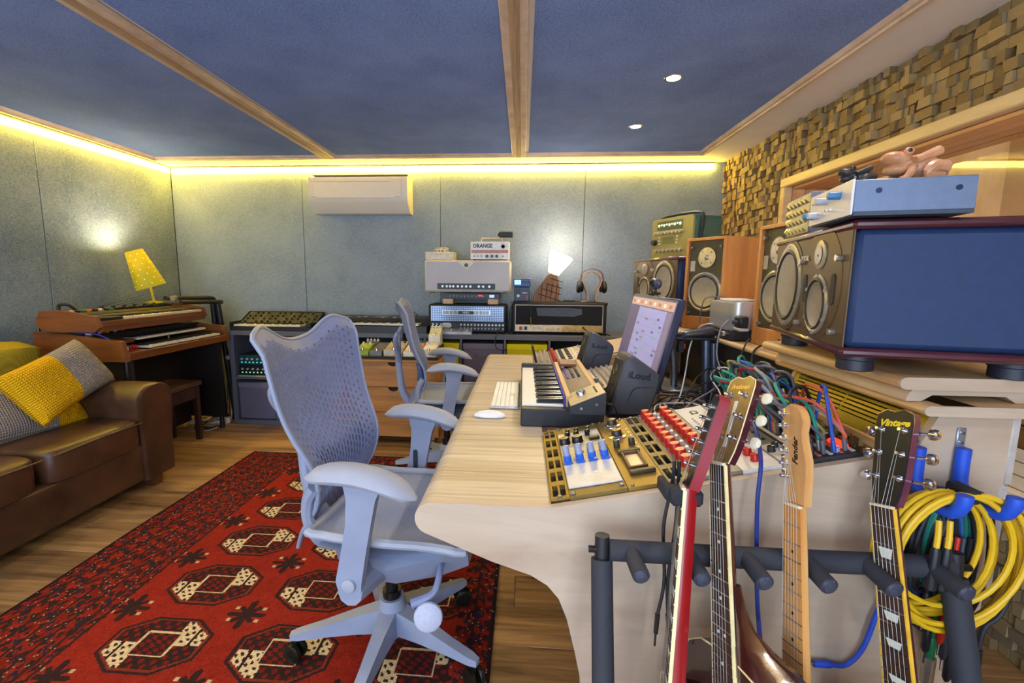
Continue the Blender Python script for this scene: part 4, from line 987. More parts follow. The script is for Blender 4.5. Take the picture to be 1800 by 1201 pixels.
    if C.get('sweep'):
        rg = [[(x0, y, -.001), (x1, y, -.003), (x1, y, -zz*.7), (x1*.8, y, -zz), (x0, y, -zz)] for y, x0, x1, zz in ((-L+.13, .0, .0275, .022), (-L+.09, .0, .031, .028), (-L+.055, -.005, .040, .040), (-L+.028, -.01, .058, .062), (-L+.005, -.015, .085, .088), (-L-.02, -.02, .114, .0985), (-L-.05, -.02, .128, .0985))]
        MB().loft([r[::-1] for r in rg]).build('heel', C['side'], t)
    if 'bind' in C: MB().tube([(x, y, -.003) for x, y in pts], .0024, 5, 1, True).build('body_binding', C['bind'], t)
    if body[0] > .08: MB().lathe([(.05, -.001), (.05, .0), (.046, .0005), (.046, -.0005)], (0, -L-.17, 0), n=28).build('sound_hole', BLACK, k)
    MB().box(-.04, .04, -L-.30, -L-.28, -.001, .012, .003).build('bridge', BLACK if body[0] > .08 else CHROME, k)
    return t
AC = [(0, .03), (.004, .075), (.025, .115), (.06, .138), (.10, .143), (.15, .132), (.20, .122), (.25, .13), (.31, .16), (.37, .185), (.42, .19), (.46, .17), (.485, .12), (.495, .05)]
SOLID = [(0, .035), (.0, .09), (.015, .125), (.05, .14), (.09, .135), (.14, .115), (.18, .115), (.24, .15), (.30, .168), (.35, .165), (.39, .14), (.415, .09), (.425, .03)]
LPH = [(-.0215, 0), (-.028, .025), (-.0315, .055), (-.036, .165), (-.033, .178), (-.016, .187), (0, .182), (.016, .187), (.033, .178), (.036, .165), (.0315, .055), (.028, .025), (.0215, 0)]
TH = [(-.0215, 0), (-.0235, .02), (-.026, .045), (-.034, .165), (-.030, .183), (-.014, .192), (.004, .188), (.016, .176), (.021, .158), (.016, .138), (.018, .12), (.027, .085), (.026, .05), (.0225, .02), (.0215, 0)]
tun3 = [(s*.021, .052+k*.046, s) for k in range(3) for s in (-1, 1)]
ROSE = wood('2e1c14', '4e3426', .5, (1, .15, 1), 40); CREAM = plain('e8d8a0', .4); PEARL = plain('d8dcd0', .25, 0, .1, 200)
REDM = plain('940a12', .3, 0, .1, 10, 0, .8); MAHO = plain('3c1814', .22, 0, .15, 10, 0, .7); DPUR = plain('481824', .25, 0, .1, 10, 0, .6)
MAPLE = wood('c98a48', 'e8b878', .3, (1, .15, 1), 18, .5); SUNB = plain('3a241a', .25, 0, .2, 5, 0, .6)
guitar('glossy red electric guitar, leftmost in the rack, seen edge on', (.318, .868, .852), (.085, .20, 1), math.radians(168), .40, LPH, .22, (.042, SOLID),
       dict(neck=REDM, board=ROSE, bind=CREAM, inlay='trap', im=PEARL, head=plain('8c0418', .5, 0, .1, 10), veneer=plain('141214', .2), hth=.019, deep=1.35, side=REDM, top=REDM, tuners=[(-.018, .04+k*.024, -1) for k in range(6)], inline=True, hw=.033, btn=CHROME))
guitar('brown acoustic guitar with dot inlays beside the red guitar', (.386, .886, .896), (.01, .28, 1), math.radians(194), .345, [(x*1.05, y*.95) for x, y in LPH], .33, (.095, AC),
       dict(neck=plain('5a3020', .25, 0, .15, 12, 0, .6), board=ROSE, bind=CREAM, headbind=True, inlay='dot', im=PEARL, head=DPUR, veneer=wood('6a4a2c', '94703e', .3, (1, .2, 1), 30, .3), side=MAHO, top=SUNB, tuners=[(x, y*.95, s) for x, y, s in tun3], hw=.032, btn=plain('e4dcc0', .4), over=.10, sweep=1,
            logo=('Freshman', .013, .155, plain('d8b060', .4, .4), 0), truss=[(-.004, .03), (.004, .03), (.004, .125), (-.004, .125)], trm=plain('e6ded0', .4)))
guitar('honey maple necked electric guitar with six tuners in line', (.531, .882, .818), (.035, .24, 1), math.radians(190), .40, TH, .0, (.044, SOLID),
       dict(neck=MAPLE, board=wood('c07a34', 'e2a45a', .3, (1, .15, 1), 20, .6), inlay='dot', im=BLACK, head=MAPLE, veneer=MAPLE, side=plain('caa468', .3), top=plain('caa468', .3), tuners=[(-.0215-.0015*k, .05+k*.0245, -1) for k in range(6)], hw=.028, btn=CHROME, inline=True,
            logo=('Fender', .018, .100, plain('3a2614', .4), PI/2)))
guitar('electric guitar with a black headstock, yellow script and trapezoid inlays, rightmost in rack', (.695, .884, .824), (-.012, .27, 1), math.radians(196), .40, LPH, .26, (.05, SOLID),
       dict(neck=DPUR, board=ROSE, bind=plain('e8b83a', .4), inlay='trap', im=PEARL, head=plain('5c2040', .25, 0, .1, 10, 0, .6), veneer=plain('141416', .45), side=MAHO, top=plain('a86a20', .25), tuners=tun3, hw=.036, btn=CHROME,
            logo=('Vintage', .019, .158, plain('e8cc30', .4), 0)))
# strap holding leads on the desk end, and hanging leads
st = thing('cable_strap', 'black hook-and-loop strap with two black leads hanging by the red guitar', 'cable', (.318, .915, .838))
MB().box(-.030, .030, -.068, -.028, -.016, .016, .006).box(-.036, -.02, -.05, .012, -.014, .014, .004).build('strap', plain('22242c', .8), st)
for k, dx in enumerate((-.012, .012)):
    MB().tube([(dx*.4-.002, 0, .05), (dx*.5, .006, .0), (dx-.004, .012, -.10), (dx*.3-.004, .012, -.22), (dx*.9-.006, .012, -.30)], .0038, 8, 5).build('lead', plain('26262a', .5), st)
    MB().cyl((dx*.9-.006, .012, -.30), (dx*1.2-.004, .012, -.345), .0055, .005, 10).cyl((dx*1.2-.004, .012, -.345), (dx*1.25-.004, .012, -.375), .0025, n=8).build('jack_plug', plain('2a2622', .4), st)
bl = thing('blue_lead', 'dark blue lead dropping from the patch bay to the acoustic guitar', 'cable')
MB().tube([(.545, 1.12, .93), (.52, 1.03, .925), (.497, .95, .88), (.487, .93, .80), (.493, .925, .68), (.480, .88, .60), (.452, .80, .565), (.440, .765, .555)], .0042, 8, 6).build('lead', plain('20307c', .5), bl)
MB().cyl((.440, .765, .555), (.425, .745, .545), .007, n=10).build('plug', plain('2a4ac0', .4), bl)
bl2 = thing('blue_jack_lead', 'bright blue lead with a brass jack plug behind the rightmost guitar', 'cable')
MB().tube([(.80, .965, .62), (.775, .965, .55), (.755, .965, .46), (.725, .965, .415), (.69, .965, .412)], .005, 8, 5).build('lead', plain('2a4ec0', .5), bl2)
MB().cyl((.69, .965, .412), (.655, .965, .412), .0075, n=10).build('sleeve', plain('2a4ec0', .4), bl2); MB().cyl((.655, .965, .412), (.635, .965, .412), .003, .002, n=8).build('tip', plain('a88a5a', .3, .9), bl2)
# ---------------------------------------------------------------- cable hooks on the desk end
BLUEH = plain('1c50c8', .5, 0, .06)
HX = [(.814, .945, 'blue cable hook half hidden behind the black guitar headstock'), (.900, .945, 'blue cable hook with its steel plate in view on the desk end')]
for x, z, lb in HX:
    t = thing('cable_hook', lb, 'hook', (x, .98, z), group='blue rubber cable hooks')
    MB().box(-.009, .009, -.004, 0, -.035, .01, .002).build('plate', plain('a8b0bc', .35, .8), t)
    for zz in (0, -.02): MB().lathe([(.004, 0), (.003, .003), (0, .003)], (0, -.004, zz), (0, -1, 0), 8).build('screw', CHROME, t)
    MB().tube([(0, -.012, -.03), (0, -.012, -.075), (.0, -.018, -.108), (.0, -.055, -.128), (0, -.10, -.125), (.0, -.118, -.10), (.0, -.120, -.082)], .0125, 12, 4).build('rubber_arm', BLUEH, t)
rnd = random.Random(21)
def coil(pts_fn, n, k):
    return [pts_fn(i/(k), i) for i in range(int(n*k)+1)]
def yel(u, i):
    a = 2*PI*u; k = int(u) % 8; w_ = u-int(u); R = [.140, .122, .132, .078, .138, .112, .130, .096, .140]; r = R[k]+(R[k+1]-R[k])*w_
    top = .852-.006*math.sin(u*2.1)
    return (.832+.022*math.sin(u*1.7)+r*(.93+.08*math.sin(u*2.9))*math.sin(a), .897+.020*math.sin(u*1.9+1)-.004*math.cos(a), top-r*1.12+r*1.12*math.cos(a))
yc = thing('coiled_yellow_cable', 'large coil of yellow cable hanging from the blue hooks', 'cable')
MB().tube(coil(yel, 8, 16), .0052, 8, 2).build('coil', plain('e0b41c', .45, 0, .06), yc)
MB().box(.832, .858, .872, .925, .838, .866, .005).build('tie', plain('1a1a1e', .8), yc)
for x in (.792, .812):
    MB().tube([(x+.006, .885, .80), (x+.002, .878, .77), (x, .876, .745)], .005, 8, 3).build('tail', plain('e0b41c', .45, 0, .06), yc)
    MB().lathe([(.006, 0), (.0085, .01), (.0088, .05), (.0105, .052), (.0105, .085), (0, .085)], (x, .876, .75), (0, .02, -1), 12).build('connector', plain('1e2026', .4), yc)
for q in range(7):
    hx, nm = [('1c1d22', 'black'), ('1c1d22', 'black'), ('2a5a9c', 'blue'), ('20252e', 'black'), ('1c7a6a', 'teal'), ('24262c', 'black'), ('1c1d22', 'black')][q]
    cx = .862+.012*q-.03; rw = .035+.010*(q % 4); hh = .11+.012*((q*3) % 5); yy = .945+.004*(q % 3)
    def blk(u, i):
        a = 2*PI*u; return (cx+rw*math.sin(a)+.006*math.sin(u*4), yy+.006*math.sin(u*3), .835-hh+hh*math.cos(a))
    lb = {2: 'blue cable coil behind the yellow coil', 4: 'teal cable coil behind the yellow coil'}.get(q, 'black cable coil hanging behind the yellow coil, %s from the left' % {0: 'first', 1: 'second', 3: 'third', 5: 'fourth', 6: 'fifth'}.get(q, ''))
    t = thing('coiled_cable', lb, 'cable', group='black cable coils on the hooks' if q not in (2, 4) else 'coloured cable coils on the hooks')
    MB().tube(coil(blk, 3, 14), .0045, 7, 2).build('coil', plain(hx, .5), t)
TAILS = [(.836, .56, '1c1d22', 'black plug lead, leftmost below the yellow coil'), (.848, .485, '1c1d22', 'black plug lead below the yellow coil beside the green connector'), (.860, .46, '1a7a4a', 'green lead with a silver connector below the yellow coil'), (.873, .505, 'c82818', 'red lead with a red plug below the yellow coil'), (.884, .47, '30343c', 'grey lead with a bare jack tip below the yellow coil'), (.898, .42, '1c1d22', 'long black lead hanging lowest below the coil')]
for x, zb, hx, lb in TAILS:
    t = thing('hanging_lead', lb, 'cable')
    MB().tube([(x+.01, .935, .74), (x+.004, .93, .68), (x-.002, .93, zb+.09), (x, .93, zb+.06)], .0045, 8, 4).build('lead', plain(hx, .5), t)
    MB().lathe([(.005, 0), (.0075, .008), (.0072, .05), (.004, .058)], (x, .93, zb+.06), (0, 0, -1), 12).build('plug', plain(hx, .4), t)
    if 'green' in lb and 'silver' in lb: MB().lathe([(.011, 0), (.011, .06), (.009, .062), (.009, .03), (0, .03)], (x, .93, zb+.015), (0, 0, -1), 14).build('connector', plain('b8aea0', .3, .7), t)
    else: MB().cyl((x, .93, zb+.004), (x, .93, zb-.024), .0028, .0018, 8).build('tip', CHROME, t)
sc2 = thing('scroll_lead', 'black lead curving down from the hooks in front of the mosaic wall', 'cable')
MB().tube([(.955, .93, .80), (.985, .93, .74), (.995, .93, .65), (.98, .93, .58), (.955, .93, .55), (.95, .93, .50)], .005, 8, 5).build('lead', plain('1e2026', .5), sc2); MB().cyl((.95, .93, .50), (.952, .93, .455), .0075, n=10).build('plug', BLACK, sc2)
# ================================================================ OFFICE CHAIRS
CH = plain('8c95ac', .42, 0, .05, 14); CHP = plain('9ea3b0', .55, 0, .05, 14); CHM = plain('7884ac', .5, 0, .06, 14); CHD = plain('74809a', .45)
def back_pt(u, v):
    """perforated back: u -1..1 across, v 0 (tail) .. 1 (top)"""
    hw = .165+.085*math.sin(min(1, v*1.25)*PI/2)**1.2+.055*max(0, v-.45)
    if v < .12: hw *= .86+.14*v/.12
    zt = 1.045+.058*math.exp(-((abs(u)-.74)/.36)**2)
    z = .43+(zt-.43)*v
    x = -.235+.10*math.exp(-((z-.66)/.13)**2)*.55-.235*max(0, z-.72)**1.15-.32*max(0, .58-z)
    if v > .94: x -= .30*(v-.94)
    return (x+.055*u*u*(.4+.6*v), u*hw, z)
def chair_back():
    mb = MB(); nu = 24; N = 27
    for i in range(nu):
        u0, u1 = -1+2*i/nu, -1+2*(i+1)/nu; off = .5 if i % 2 else 0.
        j = -1
        while j < N:
            a, b = (j+off)/N, (j+1+off)/N; a = max(a, 0); b = min(b, 1); j += 1
            if b-a < 1e-4: continue
            full = i in (0, nu-1) or a < .03 or b > .965 or (b-a) < .6/N
            if full:
                mb.add([back_pt(u0, a), back_pt(u1, a), back_pt(u1, b), back_pt(u0, b)], [(0, 1, 2, 3)]); continue
            ed = min(i, nu-1-i); big = .10 < a < .62 and ed > 3; k = .42 if big else .30; kl = .36 if big else (.27 if ed > 2 and a < .86 else .15)
            um, vm = (u0+u1)/2, (a+b)/2; du, dv = (u1-u0), (b-a)
            outer = [(u0, a), (um, a), (u1, a), (u1, vm), (u1, b), (um, b), (u0, b), (u0, vm)]
            inner = [(um-du*k*.6, vm-dv*kl), (um, vm-dv*kl*1.2), (um+du*k*.6, vm-dv*kl), (um+du*k*.62, vm), (um+du*k*.6, vm+dv*kl), (um, vm+dv*kl*1.2), (um-du*k*.6, vm+dv*kl), (um-du*k*.62, vm)]
            mb.add([back_pt(*p) for p in outer]+[back_pt(*p) for p in inner], [(q, (q+1) % 8, 8+(q+1) % 8, 8+q) for q in range(8)])
    return mb
def pad(L, wdt, h, x0, y0, z0, bend):
    """curved arm pad along x"""
    rings = []
    for k in range(11):
        q = k/10; s = math.sqrt(max(.02, 1-(2*q-1)**4)); x = x0+L*q; zc = z0-bend*(q-.35)**2*4; yc = y0
        rings.append([(x, yc+wdt*s*math.cos(a), zc+h*s*math.sin(a)*(1 if math.sin(a) > 0 else .7)) for a in [2*PI*i/14 for i in range(14)]])
    return rings
def make_chair(label, loc, rz):
    t = thing('office_chair', label, 'chair', loc, rz, 'perforated mesh office chairs')
    bk = chair_back().build('backrest', CHM, t); bk.data.polygons.foreach_set('use_smooth', [False]*len(bk.data.polygons)); sm = bk.modifiers.new('thickness', 'SOLIDIFY'); sm.thickness = .006; sm.offset = 0
    rim = [back_pt(-1, k/16) for k in range(17)]+[back_pt(-1+k/8, 1) for k in range(1, 16)]+[back_pt(1, 1-k/16) for k in range(17)]
    MB().tube(rim, .0065, 8, 2).build('back_rim', CH, bk)
    lp = MB().grid(lambda a, b: (lambda p: (p[0]-.012+.0*a, p[1]*.98, p[2]))(back_pt(-.92+1.84*a, .30+.16*b)), 16, 6).build('lumbar_pad', plain('3f5f9c', .5), t)
    lm = lp.modifiers.new('thickness', 'SOLIDIFY'); lm.thickness = .008
    # spine behind the back: a curved stem with two upper arms
    MB().tube([(-.10, 0, .40), (-.20, 0, .42), (-.285, 0, .52), (-.31, 0, .66), (-.315, 0, .78)], [.03, .03, .024, .02, .02], 10, 4).build('back_spine', CH, t)
    for s in (-1, 1):
        MB().tube([(-.312, 0, .72), (-.318, s*.05, .80), (-.322, s*.11, .86), (-.318, s*.14, .90), (-.305, s*.15, .925)], [.018, .017, .015, .013, .012], 8, 4).build('back_arm', CH, t)
        MB().tube([(-.12, s*.10, .43), (-.168, s*.16, .47), (-.190, s*.195, .55), (-.182, s*.205, .62), (-.158, s*.21, .66)], [.02, .02, .017, .018, .02], 8, 4).build('lumbar_arm', CH, t)
        # arm rest: post, slot, pad
        p = MB().loft([[(x+dx, s*.275+dy, z) for dx, dy in ((-.036*k+.03, -.014), (.036*k+.03, -.014), (.036*k+.03, .014), (-.036*k+.03, .014))] for x, z, k in ((-.055, .395, .8), (-.06, .44, 1), (-.045, .52, .95), (-.03, .60, .95), (-.02, .675, 1.1), (-.015, .72, 1.5))]).build('arm_post', CH, t)
        MB().prism(rr(-.024, -.006, .47, .60, .008, 3), 'y', s*.2605 if s < 0 else s*.2605-.0008, s*.2605+.0008 if s < 0 else s*.2605).build('slot', plain('1c2a38', .5), p)
        MB().lathe([(.020, 0), (.018, .008), (.010, .010), (0, .010)], (-.028, s*.289, .435), (0, s, 0), 16).build('pivot_cap', CHP, p)
        MB().loft(pad(.30, .047, .031, -.140, s*.285, .738, .030)).build('arm_pad', CHP, t)
    # seat: curved mesh panel in a rim
    def seat(a, b):
        x = -.175+.44*a; w_ = .235-.02*abs(a-.5); y = -w_+2*w_*b
        return (x, y, .515+.012*(2*b-1)**2-.02*max(0, a-.75)**1*2+.03*max(0, .2-a))
    ss = MB().grid(seat, 16, 12).build('seat', plain('9199ae', .75, 0, .08, 120, .2), t); so = ss.modifiers.new('thickness', 'SOLIDIFY'); so.thickness = .008; so.offset = -1
    rimp = [seat(k/10, 0) for k in range(11)]+[seat(1, k/8) for k in range(1, 8)]+[seat(1-k/10, 1) for k in range(11)]+[seat(0, 1-k/8) for k in range(1, 8)]
    MB().tube(rimp, .013, 8, 2, True).build('seat_rim', CHP, ss)
    MB().loft([[(x, y*w_, z) for y, z in ((-1, zz-.01), (-.7, zz-.05), (.7, zz-.05), (1, zz-.01), (.8, zz), (-.8, zz))] for x, w_, zz in ((-.16, .20, .49), (-.05, .22, .485), (.08, .20, .485), (.22, .15, .492))]).build('seat_shell', CH, t)
    # tilt housing and arm yoke
    MB().loft([[(x, y*w_, z) for y, z in ((-1, zc), (-.7, zc-.085), (.7, zc-.085), (1, zc), (.7, zc+.03), (-.7, zc+.03))] for x, w_, zc in ((-.17, .10, .44), (-.08, .20, .435), (.05, .215, .435), (.17, .16, .445), (.25, .09, .455))]).build('tilt_housing', CH, t)
    MB().tube([(-.028, -.285, .41), (-.02, -.2, .40), (-.01, -.10, .39), (-.01, .10, .39), (-.02, .2, .40), (-.028, .285, .41)], [.036, .045, .05, .05, .045, .036], 10, 3).build('arm_yoke', CH, t)
    lv = MB().tube([(.17, -.09, .42), (.185, -.16, .41), (.175, -.20, .37), (.12, -.225, .350)], [.009, .009, .010, .014], 8, 4).build('tilt_lever', plain('8088a8', .45), t)
    MB().lathe([(.0, -.014), (.026, -.013), (.038, -.006), (.040, 0), (.038, .006), (.026, .013), (0, .014)], (.170, -.232, .322), (.2, -1, .25), 20).build('tension_knob', plain('b8bcd0', .6, 0, .1, 200), lv)
    MB().cyl((-.02, 0, .19), (-.02, 0, .37), .020, n=16).cyl((-.02, 0, .13), (-.02, 0, .22), .030, n=16).build('gas_column', BLACKG, t)
    MB().lathe([(.040, .085), (.052, .10), (.046, .17), (.040, .195), (.030, .195)], (-.02, 0, 0), n=20).cyl((-.02, 0, .05), (-.02, 0, .09), .025, n=14).build('base_hub', CH, t)
    for k in range(5):
        a = math.radians(193)-rz+k*2*PI/5; c, s = math.cos(a), math.sin(a)
        rg = []
        for r, hw, z0, z1 in ((.03, .034, .085, .165), (.12, .026, .085, .145), (.22, .021, .082, .118), (.30, .019, .078, .100), (.325, .012, .076, .094)):
            rg.append([(r*c-q*s-.02, r*s+q*c, z) for q, z in ((-hw, z0), (hw, z0), (hw*.8, z1), (-hw*.8, z1))])
        lg = MB().loft(rg).build('base_leg', CH, t)
        cx, cy = .312*c-.02, .312*s; a2 = a+1.1; dx, dy = math.cos(a2), math.sin(a2)
        mb = MB()
        for q in (-1, 1): mb.lathe([(.008, -.008), (.029, -.008), (.031, -.004), (.031, .006), (.024, .009), (.008, .008)], (cx+dx*.016*q, cy+dy*.016*q, .031), (dx*q, dy*q, 0), 18)
        mb.cyl((cx, cy, .03), (cx, cy, .085), .008, n=8).build('castor', plain('14150f', .35), lg)
    return t
make_chair('grey-blue perforated office chair in the foreground, pulled up to the desk', (-.395, 1.375, .009), math.radians(-4))
make_chair('grey-blue perforated office chair at the far half of the desk, seen edge on', (-.445, 2.80, .009), math.radians(11))
# ================================================================ ALONG THE BACK WALL
SHG = plain('5c5e68', .55, 0, .06, 10)
SY = 3.63; SZ = .80
def shelf_unit(label, x0, n):
    t = thing('cube_shelf', label, 'shelf', (x0, SY, 0)); P_ = .352; W = .076+P_*n-.016; D = .39
    MB().box(0, W, 0, D, SZ-.038, SZ, .002).build('top_board', SHG, t); MB().box(0, W, 0, D, 0, .04, .002).build('base_board', SHG, t)
    for x in (0, W-.038): MB().box(x, x+.038, 0, D, .04, SZ-.038, .001).build('side_board', SHG, t)
    MB().box(.038, W-.038, .002, D, .392, .408).build('middle_shelf', SHG, t)
    for k in range(1, n):
        x = .038+P_*k-.016
        for z0, z1 in ((.04, .392), (.408, SZ-.038)): MB().box(x, x+.016, .002, D, z0, z1).build('divider', SHG, t)
    MB().box(.038, W-.038, D-.006, D, .04, SZ-.038).build('back_panel', plain('34363c', .8), t)
    return t
shelf_unit('long grey cube shelf under the synthesizers at the left of the back wall', -2.43, 4)
shelf_unit('grey cube shelf under the amplifiers at the right of the back wall', -.87, 5)
def bin_(label, x, z, hx):
    t = thing('fabric_bin', label, 'storage bin', (x, SY+.012, z)); m = fabric(*hx, 350, .9, .3)
    MB().box(.004, .328, 0, .34, .001, .300, .012).build('box', m, t); MB().box(.003, .329, -.003, .343, .270, .320, .006).build('rim', m, t)
    MB().tube([(.115, -.003, .25), (.13, -.012, .225), (.20, -.012, .225), (.215, -.003, .25)], .004, 6).build('handle', m, t)
GB = ('5c5666', '7a7484'); YB_ = ('b8a810', 'e0d020')
bin_('grey fabric bin at the bottom left of the long cube shelf', -2.390, .041, GB)
bin_('grey fabric bin second from the left at the bottom of the long shelf', -2.038, .041, GB)
bin_('yellow fabric bin behind the far chair arm, top row', -.830, .409, YB_); bin_('yellow fabric bin low behind the far chair', -.830, .041, YB_)
bin_('grey fabric bin between the two yellow bins, top row', -.478, .409, GB); bin_('grey fabric bin at the bottom beside the desk end', -.478, .041, GB)
bin_('yellow fabric bin under the black amplifier behind the desk', -.126, .409, YB_)
# stacked rack effects in the upper left cube
def small_rack(label, z, hx, lights):
    t = thing('effects_unit', label, 'rack unit', (-2.375, SY+.03, z)); MB().box(0, .30, .004, .25, .002, .084, .002).build('case', plain('22262c', .5), t)
    MB().box(0, .30, 0, .004, .003, .083, .001).build('faceplate', plain(hx, .4, .2), t)
    for i in range(6): MB().lathe([(.009, 0), (.008, .012), (0, .012)], (.03+i*.045, 0, .052), (0, -1, 0), 10).build('knob', plain('c0b8a8', .4), t)
    for i in range(8): MB().box(.02+i*.033, .032+i*.033, -.002, 0, .018, .028).build('lamp', glow(lights, .7), t)
small_rack('teal faced effects unit on top of the pair in the left cube', .409+.098, '1e4a50', '58d0c0'); small_rack('dark effects unit at the bottom of the left cube', .409+.012, '1c2026', '88d0a8')
tr = thing('tray', 'pale tray under the effects units in the left cube', 'tray', (-2.385, SY+.01, .4085)); MB().box(0, .32, 0, .28, 0, .011, .003).build('tray', plain('b8b088', .5), tr)
rb = thing('red_bag', 'red fabric bag leaning against the shelf behind the foreground chair', 'bag', (-1.50, 3.40, 0))
MB().loft([[(.145+a*w_, .09+b*d_, z) for a, b in ((-1, -.8), (-.8, -1), (.8, -1), (1, -.8), (1, .8), (.8, 1), (-.8, 1), (-1, .8))] for z, w_, d_ in ((.002, .13, .08), (.02, .15, .095), (.20, .155, .095), (.34, .15, .08), (.41, .14, .05), (.415, .12, .03))]).build('bag', fabric('8c0c14', 'c81c24', 300), rb)
MB().tube([(.08, .06, .40), (.09, .04, .47), (.145, .03, .50), (.20, .04, .47), (.21, .06, .40)], .008, 8).build('handle', plain('a01420', .7), rb)
# ---------------------------------------------------------------- synthesizers on the shelf
def keys(t, x0, x1, y0, y1, z, nw, along='x', name=True):
    """black and white keys; along x: front edge at y0. along y: front edge at +x (y0/y1 swap roles)"""
    w_ = MB(); b_ = MB(); L = (x1-x0) if along == 'x' else (y1-y0); k = L/nw
    for i in range(nw):
        if along == 'x':
            w_.box(x0+i*k+.0006, x0+(i+1)*k-.0006, y0, y1, z-.014, z, .001)
            if i % 7 in (0, 1, 3, 4, 5) and i < nw-1: b_.box(x0+(i+1)*k-.006, x0+(i+1)*k+.006, y0+(y1-y0)*.38, y1, z, z+.010, .002)
        else:
            w_.box(x0, x1, y0+i*k+.0006, y0+(i+1)*k-.0006, z-.014, z, .001)
            if i % 7 in (0, 1, 3, 4, 5) and i < nw-1: b_.box(x0, x0+(x1-x0)*.62, y0+(i+1)*k-.006, y0+(i+1)*k+.006, z, z+.010, .002)
    w_.build('white_keys', plain('e4dcc8', .4, 0, .04), t); b_.build('black_keys', plain('17171a', .35), t)
t = thing('analog_synthesizer', 'small analog synthesizer with an olive raised knob panel at the left of the shelf', 'synthesizer', (-2.43, 3.645, SZ))
MB().box(0, .70, 0, .34, 0, .035, .003).box(0, .012, 0, .33, .035, .07, .003).box(.66, .70, 0, .33, .035, .07, .003).build('case', plain('1e1e20', .45), t)
keys(t, .03, .60, .012, .125, .050, 26)
PM = frame((.01, .13, .05), (1, 0, 0), (0, .17, .085))
MB().box(0, .67, 0, .19, -.03, 0, .004, PM).build('knob_panel', plain('2e2d20', .45, 0, .1), t)
mb = MB()
for i in range(13):
    for j in range(4):
        if (i*3+j) % 4 != 3: mb.lathe([(.009, 0), (.008, .014), (0, .014)], (.035+i*.05, .025+j*.046, 0), n=10)
mb.xf(PM).build('knobs', plain('1a1a14', .4), t)
for i in range(5): MB().box(.02+i*.13, .022+i*.13, .01, .18, 0, .001, 0, PM).build('panel_line', plain('a8a070', .5), t)
MB().add([(0, .30, .14), (.69, .30, .14), (.69, .33, .03), (0, .33, .03), (0, .13, .03), (.69, .13, .03), (0, .13, .05), (.69, .13, .05)], [(0, 1, 2, 3), (0, 3, 4, 6), (1, 7, 5, 2)]).build('panel_back', plain('1e1e20', .5), t)
t = thing('stage_keyboard', 'long black stage keyboard to the right of the small synthesizer on the shelf', 'synthesizer', (-1.69, 3.645, SZ))
MB().prism([(0, 0), (0, .055), (.13, .06), (.15, .10), (.33, .115), (.33, 0)], 'x', 0, .92).build('case', plain('222226', .45), t)
keys(t, .05, .85, .01, .13, .075, 36)
MB().box(.05, .88, .02, .17, 0, .002, 0, frame((0, .15, .101), (1, 0, 0), (0, .18, .015))).build('panel', plain('34342e', .4, .2), t)
for i in range(14): MB().box(.07+i*.052, .10+i*.052, .05+.02*(i % 2), .065+.02*(i % 2), 0, .006, .001, frame((0, .15, .103), (1, 0, 0), (0, .18, .015))).build('button', plain('a8a080', .4) if i % 3 else plain('5a5a54', .4), t)
MB().box(.42, .54, .06, .12, 0, .004, 0, frame((0, .15, .103), (1, 0, 0), (0, .18, .015))).build('display', plain('5a6048', .3), t)
MB().tube([(.62, .30, .11), (.64, .35, .15), (.70, .36, .155), (.76, .34, .13), (.80, .36, .06)], .003).build('lead', BLACK, t)
# ---------------------------------------------------------------- drawer unit with pedals
OAKD = wood('80501e', 'bd8038', .45, (.18, 1, 2.6), 10)
du = thing('drawer_unit', 'low oak drawer unit on castors with half-moon finger holes behind the far chair', 'drawers', (-1.27, 3.24, 0))
MB().box(0, .67, .02, .37, .07, .075).box(0, .018, .02, .37, .075, .635, .002).box(.652, .67, .02, .37, .075, .635, .002).box(0, .67, .0, .37, .635, .655, .003).box(.018, .652, .36, .37, .075, .635).build('carcass', OAKD, du)
for k in range(3):
    z0 = .078+k*.187; mb = MB(); cx = .335; n = 10
    hole = [(cx+.038*math.cos(PI+PI*i/n), .183+.030*math.sin(PI+PI*i/n)) for i in range(n+1)]
    mb.prism([(.002, 0), (.668, 0), (.668, .183)]+hole[::-1]+[(.002, .183)], 'y', 0, .018).xf(T(0, 0, z0))
    d_ = mb.build('drawer', OAKD, du); MB().box(cx-.05, cx+.05, .02, .03, z0+.12, z0+.184).build('hole_shade', plain('120c08', .8), d_)  # dark plate behind the cutout stands in for shade inside the drawer
for x in (.05, .62):
    for y in (.05, .32):
        c_ = MB().box(x-.012, x+.012, y-.012, y+.012, .045, .07, .002).build('castor', STEEL, du); MB().cyl((x-.009, y, .022), (x+.009, y, .022), .021, n=16).build('wheel', plain('8a7a60', .5), c_)
bd_ = thing('pedal_board', 'black pedal board on top of the oak drawer unit', 'pedal board', (-1.26, 3.245, .656))
MB().box(0, .66, 0, .35, 0, .012, .003).box(0, .66, .0, .02, .012, .02, .002).build('board', plain('1c1c20', .6), bd_)
